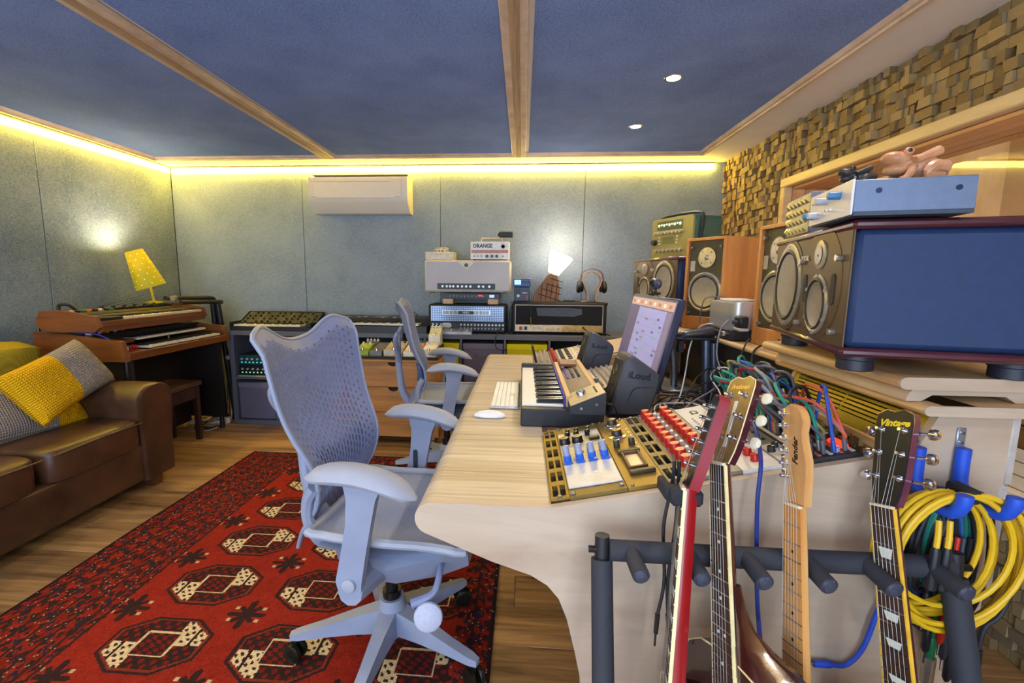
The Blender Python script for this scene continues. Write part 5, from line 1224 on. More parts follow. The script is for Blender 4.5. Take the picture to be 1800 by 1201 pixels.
def pedal(label, x, y, z, w_, d, h, hx, kn, top=None, rx=0., rz=0.):
    t = thing('effect_pedal', label, 'pedal', (x, y, z), rot=(rx, 0, rz)); 
    MB().prism([(0, 0), (0, h*.55), (d*.25, h*.62), (d, h), (d, 0)], 'x', 0, w_).build('case', plain(hx, .4, .2), t)
    SM_ = frame((0, d*.25, h*.62), (1, 0, 0), (0, d*.75, h*.38)); ln = math.hypot(d*.75, h*.38)
    MB().box(w_*.06, w_*.94, ln*.05, ln*.95, 0, .002, 0, SM_).build('face', plain(top or hx, .45), t)
    for i in range(kn): MB().lathe([(.009, 0), (.008, .018), (0, .018)], n=10).xf(SM_ @ T(w_*(i+.5)/kn, ln*.75, .002)).build('knob', plain('e0d8cc' if top else '201e1c', .4), t)
    MB().lathe([(.010, 0), (.010, .012), (.007, .018), (0, .018)], (w_/2, d*.13, h*.58), n=12).build('foot_switch', CHROME, t)
    return t
pz = .669
pedal('lime green effect pedal at the left of the pedal board', -1.235, 3.30, pz, .10, .15, .075, '8a9a1c', 2, 'a4b428')
pedal('black effect pedal with white knobs behind the lime green one', -1.24, 3.47, pz, .11, .12, .08, '3a3a3c', 4, '5a5a56')
pedal('grey wah pedal on the pedal board', -1.12, 3.28, pz, .09, .25, .07, '6e6a68', 0)
pedal('cream effect pedal with dark knobs', -1.02, 3.30, pz, .14, .22, .085, 'b8a890', 3)
pedal('beige effect pedal behind the far chair back', -.87, 3.29, pz, .09, .17, .07, 'd8ccb4', 2, 'e4d8c0')
pedal('orange and white effect pedal', -.775, 3.28, pz, .035, .20, .08, 'd07828', 0)
pedal('white effect pedal with six round knobs', -.735, 3.28, pz, .10, .19, .08, 'cfc4b4', 3, 'e4dcd0')
pedal('small blue effect pedal at the back of the pedal board', -.80, 3.49, pz, .10, .09, .10, '1e5a8c', 3)
rs_ = thing('pedal_riser', 'small black riser under the cream and gold pedal', 'riser', (-.73, 3.475, pz)); MB().box(0, .11, 0, .125, 0, .060, .004).box(.01, .10, -.002, 0, .01, .05).build('body', plain('1c1c20', .6), rs_)
pedal('cream and gold effect pedal standing up on the riser at the right of the board', -.72, 3.485, pz+.061, .09, .11, .14, 'd8d0b8', 3, 'e0d8a8')
# ---------------------------------------------------------------- amplifier stack on the right
def knobs_row(t, xs, y, z, r, m, h=.014): 
    for x in xs: MB().lathe([(r, 0), (r*.85, h), (0, h)], (x, y, z), (0, -1, 0), 10).build('knob', m, t)
# diamond-plate valve head
t = thing('valve_amplifier', 'black valve amplifier head with a diamond-plate front', 'amplifier', (-.768, 3.72, SZ))
MB().box(0, .64, 0, .25, .008, .235, .012).build('cabinet', plain('1a1a1e', .7), t)
for x in (.04, .60):
    for y in (.03, .22): MB().cyl((x, y, 0), (x, y, .009), .014).build('foot', RUBBER, t)
dp = NT('diamond_plate'); v = dp.coords('Object', (1, 1, 1), (0, PI/4, 0)); ck = dp.new('ShaderNodeTexChecker'); ck.inputs['Scale'].default_value = 100; dp.link(v, ck.inputs['Vector'])
dp.bump(ck.outputs['Fac'], .9, .004); DPL = dp.fin(dp.ramp(ck.outputs['Fac'], [(0, rgb('465066')), (1, rgb('9aa6ba'))]), .3, .85)
MB().box(.02, .62, -.004, 0, .095, .222, .002).build('plate', DPL, t)
gl = MB().box(.115, .51, -.008, -.004, .150, .190, .002).build('grille_frame', plain('c8c8cc', .3, .7), t)
mb = MB()
for i in range(34):
    x = .122+i*.0112
    if not .245 < x < .375: mb.box(x, x+.006, -.010, -.007, .155, .185)
mb.build('grille_slots', BLACK, gl); MB().box(.245, .375, -.011, -.007, .156, .184, .002).build('badge', plain('1a1c22', .4), gl); text('lettering', 'MESA', .022, plain('a8acb8', .4, .4), gl, frame((.31, -.0115, .170), (1, 0, 0), (0, 0, 1)), .0003, bold=.0006)
MB().box(.02, .62, -.003, 0, .018, .090, .001).build('control_panel', plain('18181c', .4), t)
knobs_row(t, [.04+i*.033 for i in range(4)]+[.27+i*.0285 for i in range(13)], -.003, .072, .009, plain('b8b8bc', .35, .5)); knobs_row(t, [.27+i*.0285 for i in range(13)], -.003, .042, .008, plain('9a9aa0', .35, .5))
MB().prism(rr(.11, .19, .045, .085, .018, 4), 'y', -.005, -.002).build('badge', plain('b8b4a8', .4, .4), t)
t = thing('foot_controller', 'long silver foot controller lying in front of the diamond-plate amplifier', 'pedal', (-.74, 3.635, SZ))
MB().prism([(0, 0), (0, .022), (.075, .040), (.075, 0)], 'x', 0, .335).build('case', plain('b4b4b6', .35, .6), t)
for i in range(5): MB().lathe([(.008, 0), (.008, .01), (0, .013)], (.04+i*.064, .04, .030), n=10).build('foot_switch', CHROME, t)
# rack tuner on wooden blocks, cream head
for i, x in enumerate((-.655, -.285)):
    t = thing('wooden_block', ['pale wooden block on the left of the diamond-plate amplifier top', 'pale wooden block on the right of the diamond-plate amplifier top'][i], 'block', (x, 3.755, SZ+.235)); MB().box(0, .085, 0, .12, .0005, .044, .004).build('block', wood('b08a5c', 'dcbc90', .5, (.2, 1, 1), 30), t)
t = thing('rack_tuner', 'thin dark rack unit with red lights under the cream amplifier', 'rack unit', (-.672, 3.76, SZ+.2795))
MB().box(0, .482, .003, .22, .001, .044, .001).build('case', plain('24262e', .5), t); MB().box(0, .482, 0, .003, .001, .044).build('faceplate', plain('2e323c', .4, .3), t)
knobs_row(t, [.08+i*.03 for i in range(10)], 0, .022, .008, plain('6a6e78', .4, .3))
for i in range(3): MB().box(.31+i*.012, .317+i*.012, -.002, 0, .02, .032).build('red_lamp', glow('ff2818', 3.), t)
MB().box(.40, .44, -.002, 0, .012, .034).build('display', glow('a8b8d8', .8), t)
t = thing('cream_amplifier_head', 'large cream amplifier head with a grey cloth front and a black control strip', 'amplifier', (-.800, 3.735, SZ+.329))
MB().box(0, .70, .004, .25, .006, .262, .012).build('cabinet', plain('d2c8b4', .6), t)
for x in (.05, .65): MB().box(x-.02, x+.02, .03, .2, 0, .007).build('foot', RUBBER, t)
MB().box(.012, .688, -.001, .005, .018, .250, .004).build('grille_cloth', fabric('b4b4bc', 'd2d2d8', 600, .9, .3), t)
MB().prism([(.26, .258), (.42, .258), (.345, .190)], 'y', -.004, .001).build('badge_wedge', plain('dcd2bc', .5), t); MB().lathe([(.016, 0), (.015, .004), (0, .004)], (.341, -.004, .222), (0, -1, 0), 20).build('badge', plain('1e1c1c', .3, .4), t)
MB().box(.105, .575, -.006, 0, .028, .075, .002).build('control_strip', plain('17171a', .4), t); knobs_row(t, [.15, .185, .212, .238]+[.275+i*.034 for i in range(4)]+[.445, .48, .53], -.006, .052, .011, plain('d0ccc4', .35, .4))
t = thing('valve_preamp', 'small white preamp box with glass valves on the cream amplifier', 'preamp', (-.805, 3.79, SZ+.5915))
MB().box(0, .235, 0, .16, 0, .068, .004).build('case', plain('d8d0c0', .5), t); MB().box(.09, .14, -.001, 0, .045, .05).build('label', plain('b0a898', .5), t)
for i in range(3): MB().lathe([(.011, 0), (.011, .028), (.006, .038), (0, .04)], (.09+i*.032, .06, .068), n=12).build('valve', plain('c8bca0', .2, .3), t)
mb = MB()
for i in range(3): mb.tube([(.07, .03+i*.03, .068), (.075, .03+i*.03, .085+.01*i), (.17, .03+i*.03, .085+.01*i), (.175, .03+i*.03, .068)], .002, 6)
mb.build('valve_guard', plain('b8a888', .3, .7), t)
t = thing('mini_amplifier', 'white mini amplifier with an orange stripe on top of the cream amplifier', 'amplifier', (-.432, 3.785, SZ+.5915))
MB().box(0, .315, .003, .17, .008, .150, .004).build('case', plain('d8d2cc', .4), t); MB().box(.004, .311, 0, .004, .010, .148, .001).build('faceplate', plain('e8e4e2', .4), t)
for x in (.03, .285): MB().cyl((x, .05, 0), (x, .05, .009), .012).cyl((x, .13, 0), (x, .13, .009), .012).build('foot', RUBBER, t)
text('lettering', 'ORANGE', .043, plain('2a2a3a', .4), t, frame((.10, -.0008, .115), (1, 0, 0), (0, 0, 1)), .0006, bold=.0016, sx=.9)
MB().lathe([(.018, 0), (.018, .001), (.013, .001), (.013, 0)], (.265, 0, .112), (0, -1, 0), 16).build('crest', plain('8a86a0', .5), t)
MB().box(.008, .307, -.0015, 0, .064, .078).build('orange_stripe', plain('e0702a', .45), t); MB().box(.008, .307, -.0012, 0, .060, .063).box(.008, .307, -.0012, 0, .0795, .0825).build('dark_line', plain('2a2a32', .5), t)
knobs_row(t, [.135, .175, .215], -.001, .034, .013, plain('1c1c20', .35)); knobs_row(t, [.03, .06, .09, .265], -.001, .034, .006, plain('5a5a60', .35, .5))
MB().tube([(.085, .08, .149), (.088, .08, .178), (.10, .08, .184), (.24, .08, .184), (.252, .08, .178), (.255, .08, .149)], .005, 8).build('handle', plain('c8c0b4', .4, .3), t)
t = thing('mains_adapter', 'black mains adapter lying on the mini amplifier handle', 'adapter', (-.205, 3.83, SZ+.5915+.1905)); MB().box(0, .115, 0, .07, 0, .045, .006).build('block', plain('1c1c20', .5), t); MB().box(-.01, 0, .02, .05, .012, .032, .002).build('cord_grip', BLACK, t)
# black head with cream panel
t = thing('guitar_amplifier_head', 'black guitar amplifier head with white piping, torn logo patch and cream control panel', 'amplifier', (-.09, 3.72, SZ))
MB().box(0, .76, .006, .27, .008, .262, .016).build('cabinet', plain('1b1a1c', .7, 0, .1, 200, .3), t)
for x in (.06, .70):
    for y in (.04, .22): MB().cyl((x, y, 0), (x, y, .009), .016).build('foot', RUBBER, t)
MB().box(.035, .725, .002, .008, .085, .235).build('front_cloth', fabric('121214', '2a2a2e', 500), t); mb = MB()
for b in ((.030, .730, .235, .240), (.030, .035, .02, .235), (.725, .730, .02, .235)): mb.box(b[0], b[1], -.002, .006, b[2], b[3], .001)
mb.build('white_piping', plain('c4beb6', .5), t)
MB().prism([(.20, .215), (.44, .219), (.56, .212), (.565, .168), (.50, .148), (.21, .152), (.205, .18)], 'y', -.002, .002).build('torn_patch', fabric('40444f', '6a707e', 300), t)
MB().box(.035, .725, -.003, .006, .024, .080, .002).build('control_panel', plain('c8a868', .35, .4), t)
MB().box(.035, .40, -.004, -.003, .026, .078).build('panel_left', plain('d4c4a8', .4, .2), t)
for x, hx in ((.065, 'b02820'), (.105, '1e2428')): MB().box(x, x+.024, -.010, -.003, .038, .066, .002).build('rocker_switch', plain(hx, .35), t)
text('lettering', 'JCM 900', .020, plain('8a6a3a', .4), t, frame((.21, -.0046, .052), (1, 0, 0), (0, 0, 1)), .0003)
knobs_row(t, [.29+i*.046 for i in range(7)], -.004, .050, .012, plain('d0b070', .3, .6)); MB().lathe([(.008, 0), (.007, .02), (0, .02)], (.575, -.004, .062), (0, -1, 0), 10).build('jack', BLACK, t)
MB().tube([(.575, -.02, .060), (.60, -.045, .045), (.66, -.05, .03), (.74, -.04, .02), (.79, -.01, .004)], .004).build('lead', BLACK, t)
for x in (.006, .754):
    for z in (.014, .256): MB().box(x-.010, x+.010, -.001, .03, z-.012, z+.008, .005).build('corner', BLACKG, t)
TZ = SZ+.263
def stomp(label, x, y, z, w_, h, d, hx, face):
    t = thing('effect_pedal', label, 'pedal', (x, y, z)); MB().box(0, w_, 0, d, 0, h, .005).build('case', plain(hx, .4), t); return t
t = stomp('dark blue effect pedal standing on the black amplifier', -.070, 3.78, TZ, .125, .118, .06, '24304a', 0)
MB().box(.012, .05, -.002, 0, .06, .105).build('upper_face', plain('141820', .4), t); MB().lathe([(.013, 0), (.012, .014), (0, .016)], (.032, 0, .045), (0, -1, 0), 12).build('foot_switch', plain('d8d0c4', .4), t); MB().box(.065, .105, -.001, 0, .066, .074).build('legend', plain('b0b8c8', .4), t); MB().box(.095, .11, -.002, 0, .015, .05).build('red_stripe', plain('a03040', .4), t)
t = stomp('blue tuner pedal with a lit display stacked on the dark blue pedal', -.078, 3.775, TZ+.1185, .138, .068, .065, '2c4a8c', 0)
MB().box(.008, .060, -.002, 0, .018, .055).build('display', glow('8ab8ff', 1.5), t); MB().box(.0, .138, .001, .064, .0675, .070, .001).build('white_top', WHITE, t)
for i in range(3): MB().lathe([(.008, 0), (.007, .008), (0, .008)], (.078+i*.022, 0, .04), (0, -1, 0), 10).build('knob', plain('1a2440', .4), t)
t = thing('dangling_jack_lead', 'thin lead with a gold jack hanging down the front of the black amplifier', 'cable'); MB().tube([(.04, 3.80, TZ+.09), (.068, 3.79, TZ+.06), (.072, 3.735, TZ+.006), (.066, 3.712, TZ-.03), (.066, 3.71, TZ-.12)], .0022, 6, 5).build('lead', plain('2a2a2e', .5), t); MB().cyl((.066, 3.71, TZ-.12), (.068, 3.71, TZ-.16), .004, n=8).cyl((.068, 3.71, TZ-.16), (.0685, 3.71, TZ-.195), .0025, n=8).build('jack_plug', plain('b09a50', .3, .8), t)
t = thing('drooping_lead', 'black lead drooping from the diamond-plate amplifier over the shelf front', 'cable'); MB().tube([(-.165, 3.715, SZ+.055), (-.19, 3.66, SZ+.03), (-.215, 3.615, SZ-.04), (-.20, 3.612, SZ-.10), (-.15, 3.615, SZ-.12), (-.125, 3.62, SZ-.11)], .004, 8, 5).build('lead', BLACK, t)
t = thing('side_lead', 'black lead looping beside the black amplifier head', 'cable'); MB().tube([(-.03, 3.775, TZ+.004), (-.09, 3.71, TZ-.04), (-.106, 3.70, TZ-.12), (-.115, 3.705, TZ-.2), (-.112, 3.72, SZ+.006)], .004, 8, 5).build('lead', BLACK, t)
# lamp: bright shade on a carved wooden wedge
t = thing('wedge_lamp', 'table lamp with a glowing white shade on a ribbed brown wedge base', 'lamp', (.20, 3.85, TZ))
WG = wood('6a4428', '9c6c44', .6, (1, 1, .3), 14)
MB().prism([(-.115, 0), (.09, 0), (.10, .10), (.075, .215), (.045, .235), (.0, .215), (-.105, .06)], 'y', -.04, .05).build('base', WG, t)
for k in range(4): MB().box(-.09+k*.02, .10-k*.01, -.046, -.039, .035+k*.05, .041+k*.05, .001, RY(.30)).build('rib', plain('3a2418', .7), t)
for k in range(4): MB().box(-.06+k*.04, -.054+k*.04, -.046, -.039, .01, .15, .001, RY(.1)).build('rib', plain('4a2e1c', .7), t)
ax = Vector((.40, -.06, 1)).normalized(); o = Vector((.045, 0, .225))
sh_ = NT('lamp_shade_white'); em = sh_.b; em.inputs['Emission Color'].default_value = (1, .86, .66, 1); em.inputs['Emission Strength'].default_value = 6.; sh_.fin((.9, .85, .78), .6)
MB().lathe([(.045, 0), (.062, .05), (.088, .12), (.098, .165), (.09, .172), (.0, .178)], o, ax, 24).build('shade', sh_.m, t)
lamp('wedge_lamp_bulb', 'POINT', (.28, 3.83, TZ+.46), 4, (1., .78, .52), shadow_soft_size=.05)
# headphones on a bent wooden stand
t = thing('headphone_stand', 'omega-shaped bent wooden headphone stand on the black amplifier', 'stand', (.56, 3.86, TZ))
pth = [(-.085, 0, .004), (-.045, 0, .006), (-.030, 0, .03), (-.045, 0, .09), (-.072, 0, .16), (-.060, 0, .215), (0, 0, .245), (.060, 0, .215), (.072, 0, .16), (.045, 0, .09), (.030, 0, .03), (.045, 0, .006), (.085, 0, .004)]
def ribbon(pts, w_, th, s=4):
    P = [Vector(p) for p in pts]; Q = []
    for i in range(len(P)-1):
        a, b, c, d = P[max(i-1, 0)], P[i], P[i+1], P[min(i+2, len(P)-1)]
        for j in range(s): u = j/s; Q.append(.5*((2*b)+(c-a)*u+(2*a-5*b+4*c-d)*u*u+(3*b-a-3*c+d)*u**3))
    Q.append(P[-1]); rings = []
    for i, q in enumerate(Q):
        d = (Q[min(i+1, len(Q)-1)]-Q[max(i-1, 0)]).normalized(); n = Vector((d.z, 0, -d.x))
        rings.append([q+n*th+Vector((0, w_, 0)), q+n*th-Vector((0, w_, 0)), q-n*th-Vector((0, w_, 0)), q-n*th+Vector((0, w_, 0))])
    return rings
MB().loft(ribbon(pth, .035, .004)).build('stand', wood('a8744a', 'd6a878', .4, (1, 1, .3), 20), t)
t = thing('headphones', 'black headphones hanging on the bent wooden stand', 'headphones', (.56, 3.86, TZ))
MB().loft(ribbon([(-.092, 0, .13), (-.094, 0, .19), (-.07, 0, .245), (0, 0, .268), (.07, 0, .245), (.094, 0, .19), (.092, 0, .13)], .014, .003)).build('headband', plain('7a5a40', .6), t)
for s in (-1, 1):
    MB().lathe([(.036, 0), (.050, .006), (.052, .022), (.044, .034), (0, .036)], (s*.082, 0, .120), (s, 0, .1), 20, (1, 1.3)).build('ear_cup', plain('1a1a1c', .4), t); MB().lathe([(.034, 0), (.042, .006), (.038, .014), (0, .015)], (s*.083, 0, .120), (-s*1, 0, 0), 18, (1, 1.25)).build('ear_pad', plain('2a2624', .7), t)
t = thing('remote_stick', 'thin black stick lying on the black amplifier beside the lamp', 'remote', (.33, 3.84, TZ)); MB().box(0, .10, 0, .02, 0, .012, .003, RZ(-.15)).build('case', BLACK, t)
# air conditioner on the wall
ac = thing('air_conditioner', 'white wall-mounted air conditioner under the LED strip', 'air conditioner', (-1.80, YB, 1.785))
AW = .835
pf = [(0, 0), (0, .30), (-.15, .30), (-.19, .285), (-.20, .26), (-.20, .12), (-.185, .075), (-.10, .0)]
MB().prism([(y, z) for y, z in pf], 'x', .0, AW).build('casing', plain('d8d2ca', .4, 0, .02), ac)
MB().box(.035, AW-.05, -.204, -.199, .115, .27, .003).build('front_panel', plain('dcd6ce', .4, 0, .02), ac); MB().box(.05, AW-.14, -.2055, -.203, .245, .248).build('grille_line', plain('8a8480', .5), ac)
fpM = frame((0, -.200, .118), (1, 0, 0), (0, .10, -.118))
MB().box(.06, AW-.14, .008, .075, -.004, .003, .002, fpM).build('louvre', plain('cfc8c0', .4, 0, .02), ac); MB().box(.07, AW-.15, .078, .084, -.003, .003, 0, fpM).build('outlet_gap', plain('4a4448', .5), ac)
MB().box(AW-.095, AW-.078, .030, .044, -.001, .003, .001, fpM).build('sensor', BLACK, ac); MB().box(.03, AW-.0, -.19, -.02, .300, .303).build('top_vent', plain('c8c2b8', .5), ac)
MB().box(.02, .07, -.2048, -.2035, .122, .128).box(AW-.10, AW-.06, -.2048, -.2035, .122, .128).build('marking', plain('a8a29c', .5), ac)
# ================================================================ THE LEFT SIDE: ORGAN, LAMP, SOFA
WAL = wood('5c3318', '8e5426', .38, (.16, 1, 2), 9, .25); WALY = wood('5c3318', '8e5426', .38, (1, .16, 2), 9, .25)
og = thing('electric_organ', 'walnut two-manual electric organ against the left wall', 'organ', (-3.0, 2.60, 0))
pr = [(.0, .745), (.0, .90), (.25, .885), (.575, .845), (.595, .72), (.30, .72)]
for y0 in (0, .97): MB().prism(pr, 'y', y0, y0+.03).build('cheek', WAL, og)
MB().box(.0, .58, .03, .97, .72, .74).box(.0, .26, .03, .97, .86, .88, .002).box(.0, .02, .03, .97, .74, .86).build('case', WALY, og)
MB().box(.565, .592, .03, .97, .722, .772, .003).build('key_slip', WALY, og)
MB().box(.29, .36, .03, .97, .86, .876, .002).box(.445, .455, .03, .97, .74, .80).build('black_rail', plain('1a1614', .4), og)
keys(og, .46, .565, .22, .93, .790, 36, 'y'); o2 = og
keys(og, .345, .445, .26, .93, .835, 34, 'y')
MB().box(.26, .345, .03, .97, .80, .875, .003).build('upper_panel', plain('1c1816', .4), og)
cols = ['d8d2c8', 'b02020', 'd8d2c8', 'c02a20', 'e0b020', '1c1c1c', 'd8d2c8', '1c4a40', 'c02a20']
for i in range(9): MB().box(.29, .33, .05+i*.028, .072+i*.028, .876, .892, .003).build('voice_tab', plain(cols[i], .35), og)
for i in range(7): MB().box(.47, .50, .05+i*.022, .066+i*.022, .772, .800, .003).build('voice_tab', plain(cols[(i*2) % 9], .35), og)
MB().box(.36, .445, .05, .24, .81, .835, .002).box(.47, .56, .045, .20, .765, .772).build('control_block', WALY, og); MB().lathe([(.012, 0), (.008, .001), (0, .001)], (.457, .52, .81), (1, 0, 0), 12, (2, .7)).build('badge', plain('b8a050', .3, .7), og)
MB().box(.05, .09, .06, .94, .02, .72).box(.265, .28, .09, .91, .06, .72).box(.05, .56, .06, .09, .10, .72).box(.05, .56, .91, .94, .10, .72).build('lower_case', plain('1e1512', .55), og)
for y in (.07, .93):
    for x in (.05, .53): MB().cyl((x, y, .0), (x, y, .72), .018, n=10).build('leg', plain('17130f', .4), og)
MB().tube([(.20, .02, .905), (.30, .0, .90), (.42, .01, .885), (.50, .05, .83), (.53, .10, .80)], .004, 6, 5).build('blue_lead', plain('4a4ac0', .5), og)
# compact keyboard on top
tk = thing('compact_keyboard', 'walnut sided keyboard with a dark gold panel on top of the organ', 'keyboard', (-2.92, 2.565, .905))
pr = [(0, .02), (-.015, .07), (.02, .125), (.16, .13), (.38, .095), (.40, .03), (.36, .0), (.05, .0)]
for y0 in (0, .93): MB().prism(pr, 'y', y0, y0+.022).build('cheek', WAL, tk)
MB().box(.0, .39, .022, .93, .0, .03).box(.378, .398, .022, .93, .03, .065, .002).build('case', WALY, tk)
keys(tk, .26, .375, .20, .92, .078, 34, 'y'); MB().box(.26, .378, .03, .19, .03, .085, .003).build('end_block', plain('1c1410', .4), tk)
TP = frame((.02, .022, .122), (.24, 0, -.035), (0, 1, 0)); MB().box(0, .243, 0, .908, -.02, 0, .002, TP).build('control_panel', plain('5a4c2c', .4, .3, .15), tk)
MB().box(.16, .20, .0, .908, 0, .003, 0, TP).build('dark_strip', plain('18140f', .4), tk)
for i in range(22):
    y = .03+i*.04; MB().box(.09, .115, y, y+.018, 0, .014, .002, TP).build('switch', plain(['1a1816', 'd8d0b8', '1a1816', '3a7a6a', 'c87830'][i % 5 if i < 9 else 0], .4), tk)
mb = MB()
for i in range(7): mb.lathe([(.012, 0), (.010, .018), (0, .018)], n=10); mb.xf(TP @ T(.05, .25+i*.09, 0), len(mb.v)-31)
mb.build('knobs', plain('1c1a18', .35), tk)
MB().tube([(.02, .12, .11), (-.0, .14, .15), (.03, .17, .155), (.06, .2, .115)], .012, 8, 4).build('power_lead', BLACK, tk)
# yellow table lamp
yl = thing('yellow_lamp', 'tilting yellow table lamp with a dotted conical shade on the keyboard', 'lamp', (-2.90, 3.42, 1.032))
YEL = NT('yellow_shade'); tr_ = YEL.new('ShaderNodeBsdfTranslucent'); tr_.inputs[0].default_value = (*rgb('f0d820'), 1); mx_ = YEL.new('ShaderNodeMixShader'); mx_.inputs[0].default_value = .10
YEL.fin(rgb('c8c018'), .6); YEL.link(YEL.b.outputs[0], mx_.inputs[1]); YEL.link(tr_.outputs[0], mx_.inputs[2]); YEL.link(mx_.outputs[0], YEL.n['Material Output'].inputs[0])
MB().lathe([(.06, 0), (.058, .010), (.012, .018), (0, .018)], (0, .02, .0), n=24).build('base', plain('d8cc20', .4), yl)
MB().cyl((0, .02, .012), (-.01, -.005, .20), .009, n=10).build('pole', plain('e0cc20', .4), yl)
ax = Vector((-.26, -.20, 1)).normalized(); o = Vector((0.005, .0, .125))
s_ = MB().lathe([(.104, 0), (.060, .29), (.059, .29), (.103, 0)], o, ax, 32).build('shade', YEL.m, yl)
q = Vector((0, 0, 1)).rotation_difference(ax).to_matrix()
for k in range(7):
    for j in range(9):
        a = 2*PI*(j+.5*(k % 2))/9; h = .03+k*.038; r = .104-.044*h/.29+.0006; p = o+q @ Vector((r*math.cos(a), r*math.sin(a), h)); nn = q @ Vector((math.cos(a), math.sin(a), .15))
        MB().lathe([(.0034, 0), (.0026, .0008), (0, .001)], p, nn, 8).build('dot', glow('fff2b0', 1.0), s_)  # glowing discs imitate lamplight showing through holes in the shade
MB().lathe([(.012, 0), (.02, .02), (.028, .05), (.02, .075), (0, .085)], (-.03, -.02, .22), ax, 14).build('bulb', glow('fff0d0', 12.), yl)
lamp('yellow_lamp_bulb', 'POINT', (-2.965, 3.365, 1.032+.355), 16, (1., .80, .52), shadow_soft_size=.03)
# black column keyboard stand behind the organ
ks = thing('keyboard_stand', 'black keyboard stand with two padded arms beside the organ', 'stand', (-2.55, 3.74, 0))
MB().cyl((-.05, .02, .02), (-.02, -.08, 1.05), .022, n=12).cyl((.05, .02, .02), (.02, -.08, 1.05), .022, n=12).build('column', plain('18181a', .4), ks)
MB().cyl((-.14, .0, .02), (.14, .06, .02), .022, n=12).cyl((0, -.0, .02), (0, .22, .02), .022, n=12).build('foot', plain('18181a', .5), ks)
for s, z in ((-1, 1.075), (1, 1.045)): MB().tube([(.03*s-.02, -.02, 1.03), (.03*s, -.08, z-.01), (.05*s, -.30, z), (.06*s, -.54, z+.008)], [.02, .018, .017, .017], 10, 4).build('padded_arm', plain('1c1b1a', .5), ks)
MB().tube([(.02, -.62+.08, 1.085), (.03, -.58, 1.085)], .019, 10, 1).build('end_cap', plain('8a7a60', .5), ks)
MB().lathe([(.018, 0), (.022, .02), (.012, .045), (0, .05)], (.05, -.045, .56), (1, -1, 0), 12).build('clamp_knob', plain('8a8890', .4), ks)
# organ stool
be = thing('organ_bench', 'dark wooden organ bench between the sofa and the organ', 'bench', (-2.70, 2.70, 0))
DW = wood('2a1812', '4a2c20', .4, (.2, 1, 1), 10)
MB().box(-.01, .265, 0, .58, .425, .460, .004).build('top', wood('4a3428', '7a5c48', .35, (1, .2, 1), 10), be); MB().box(.0, .255, .02, .04, .30, .425).box(.0, .255, .54, .56, .30, .425).box(.225, .245, .04, .55, .33, .425).build('apron', DW, be)
for y in (.012, .535):
    for x in (.0, .215): MB().box(x, x+.038, y, y+.03, 0, .425, .002).build('leg', DW, be)
# power strip and leads on the floor
ps = thing('power_strip', 'white power strip on the floor beside the grey shelf', 'power strip', (-2.60, 3.60, 0)); MB().box(-.20, .13, .0, .06, 0, .045, .008, RZ(.25)).build('body', plain('d8d4cc', .4), ps)
for i in range(4): MB().lathe([(.02, .045), (.018, .047), (.018, .042)], (-.16+i*.07, .03-.16*.25+i*.07*.25, 0), n=14).build('socket', plain('b8b4ac', .5), ps)
for i in range(5):
    r_ = random.Random(40+i); t = thing('floor_lead', 'white lead curling on the floor beside the organ stand' if i == 0 else 'black lead curling on the floor beside the organ stand, %s to rise from the left' % ORD[i-1].replace('nearest', 'first'), 'cable', group='leads on the floor by the organ')
    MB().tube([(-2.72+.05*i, 3.62, .05), (-2.66+r_.uniform(-.05, .05), 3.52, .012), (-2.58+r_.uniform(-.06, .06), 3.46+r_.uniform(-.05, .05), .008), (-2.50, 3.55+r_.uniform(-.05, .05), .008), (-2.52+r_.uniform(-.03, .03), 3.68, .02), (-2.55, 3.76, .15+.06*i)], .004, 6, 5).build('lead', plain('d8d4cc' if i == 0 else '1c1a1a', .5), t)
# ---------------------------------------------------------------- sofa
LT = NT('brown_leather'); v = LT.coords('Object'); n1 = LT.noise(v, 5, 4); n2 = LT.noise(v, 160, 3); LT.bump(LT.math('ADD', LT.math('MULTIPLY', n1, .8), LT.math('MULTIPLY', n2, .25)), .35, .012)
LEATHER = LT.fin(LT.ramp(n1, [(.3, rgb('36241a')), (.7, rgb('583a26'))]), LT.math('ADD', LT.math('MULTIPLY', n1, .25), .22))
sf = thing('leather_sofa', 'brown leather sofa against the left wall', 'sofa', (-3.10, .55, 0))
def cushion(x0, x1, y0, y1, z0, z1, r, puff, n=10, e=.32):
    """rounded, slightly puffed box"""
    mb = MB(); cx, cy, cz = (x0+x1)/2, (y0+y1)/2, (z0+z1)/2; hx, hy, hz = (x1-x0)/2, (y1-y0)/2, (z1-z0)/2; rings = []
    sg = lambda c, p: math.copysign(abs(c)**p, c)
    for j in range(1, 2*n):
        ph = -PI/2+PI*j/(2*n); cz_ = sg(math.sin(ph), e); cr = abs(math.cos(ph))**e
        rings.append([(cx+hx*cr*sg(math.cos(a), e), cy+hy*cr*sg(math.sin(a), e), cz+hz*cz_+(puff*cr*(1-abs(math.cos(a))**4*.5) if False else 0)) for a in [2*PI*i/32 for i in range(32)]])
    return mb.loft(rings)
cushion(.0, .96, .02, 2.03, .075, .30, 0, 0, e=.12).build('base', LEATHER, sf)
cushion(.10, .985, .24, 1.275, .28, .455, 0, .0, e=.2).build('seat_cushion', LEATHER, sf); cushion(.10, .985, 1.285, 1.815, .28, .455, 0, 0, e=.2).build('seat_cushion', LEATHER, sf)
cushion(.0, .26, .05, 2.0, .25, .80, 0, 0, e=.25).build('back', LEATHER, sf)
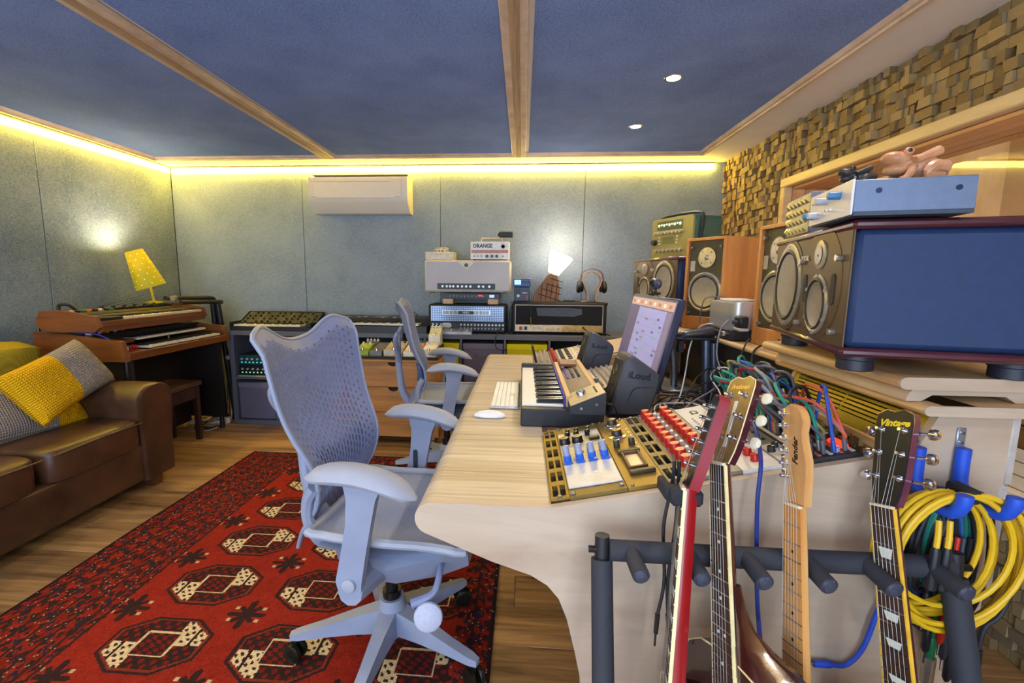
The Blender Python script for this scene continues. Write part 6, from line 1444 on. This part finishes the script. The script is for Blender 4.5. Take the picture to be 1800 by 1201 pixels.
for y0 in (-.0, 1.80):
    pa = []
    for k in range(9):
        a = PI*k/8; pa.append((y0+.125+.135*math.cos(PI-a), .545+.085*math.sin(a)))
    poly = [(y0+.01, .08), (y0+.005, .30), (y0-.008, .45)]+pa+[(y0+.255, .45), (y0+.24, .30), (y0+.235, .08)]
    rg = [[(x, (p[0]-y0-.12)*s+y0+.12, .08+(p[1]-.08)*(.9+.1*s)) for p in poly] for x, s in ((.03, .96), (.06, 1), (.93, 1), (.965, .97), (.975, .86))]
    MB().loft(rg).build('arm', LEATHER, sf)
for y in (.10, 1.94):
    for x in (.06, .88): MB().loft([[(x+dx*k-o_, y+dy*k, z) for dx, dy in ((-.04, -.04), (.04, -.04), (.04, .04), (-.04, .04))] for z, k, o_ in ((0, .7, -.02), (.085, 1.1, 0))]).build('foot', plain('5a3420', .4), sf)
MB().tube([(.988, .26, .43), (.99, .8, .435), (.99, 1.26, .43)], .003, 6, 3).tube([(.988, 1.30, .43), (.99, 1.55, .435), (.988, 1.80, .43)], .003, 6, 3).build('piping', plain('6a4a34', .5), sf)
# mustard throw over the back
th = thing('mustard_throw', 'mustard yellow throw spread over the sofa back', 'throw')
def tw(a, b):
    y = .75+1.72*a; s = b*1.0
    if s < .45: x = -2.815+.012*math.sin(a*23)+.0; z = .50+.33*s/.45*1.0; x += .05*(1-s/.45)**2
    else: q = (s-.45)/.55; x = -2.815-.27*q; z = .83+.012*math.sin(a*17+q*5)+.02*math.sin(q*PI)
    return (x, y, z+.008*math.sin(a*31+b*6)-.03*max(0, a-.9)*10*.3)
ob = MB().grid(tw, 60, 24).build('cloth', fabric('8a7a1c', 'b8a430', 200), th); m_ = ob.modifiers.new('thickness', 'SOLIDIFY'); m_.thickness = .012; m_.offset = 1
GK = NT('grey_knit'); 
def knit(h1, h2):
    t = NT('knit_'+h1); v = t.coords('Object'); wv = t.new('ShaderNodeTexWave', bands_direction='Y'); wv.inputs['Scale'].default_value = 28; wv.inputs['Distortion'].default_value = .6; t.link(v, wv.inputs['Vector'])
    w2 = t.new('ShaderNodeTexWave', bands_direction='X'); w2.inputs['Scale'].default_value = 26; w2.inputs['Distortion'].default_value = .5; t.link(v, w2.inputs['Vector'])
    f = t.math('MULTIPLY', wv.outputs['Fac'], w2.outputs['Fac']); t.bump(f, .9, .006); return t.fin(t.ramp(f, [(.0, rgb(h1)), (.6, rgb(h2))]), .95, 0, .1)
KG, KY = knit('867e7a', 'b4aca6'), knit('c89410', 'f0c020')
def pillow(label, c, e1, e2, hw, hh, th_, yellow_first, split):
    M = frame(c, e1, e2); t = thingM('knitted_cushion', label, 'cushion', M); n = 26
    for nm, (a0, a1), m in (('first_half', (-1, split), KY if yellow_first else KG), ('second_half', (split, 1), KG if yellow_first else KY)):
        mb = MB()
        def pt(u, v, s):
            k = max(0, (1-u**4))*max(0, (1-v**4)); pin = 1-.10*(abs(u)*abs(v))**.0*(1-abs(u)**2)*v*v*.0
            cx_ = u*hw*(1-.07*(1-v*v)*u*u); cy_ = v*hh*(1-.07*(1-u*u)*v*v)
            return (cx_, cy_, s*th_*k**.5+.012*math.sin(u*2+v))
        for s in (1, -1):
            mb.grid(lambda a, b: pt(a0+(a1-a0)*(a if s > 0 else 1-a), -1+2*b, s), n//2, n)
        mb.build(nm, m, t)
    return t
pillow('grey and yellow knitted cushion on top, leaning on the sofa arm', (-2.42, 2.205, .70), (-.10, .49, .115), (-.10, -.14, .20), .265, .150, .075, True, -.02)
pillow('grey and yellow knitted cushion underneath, lying along the sofa back', (-2.52, 2.02, .575), (-.02, .54, -.04), (-.16, .0, .25), .36, .165, .075, False, .42)
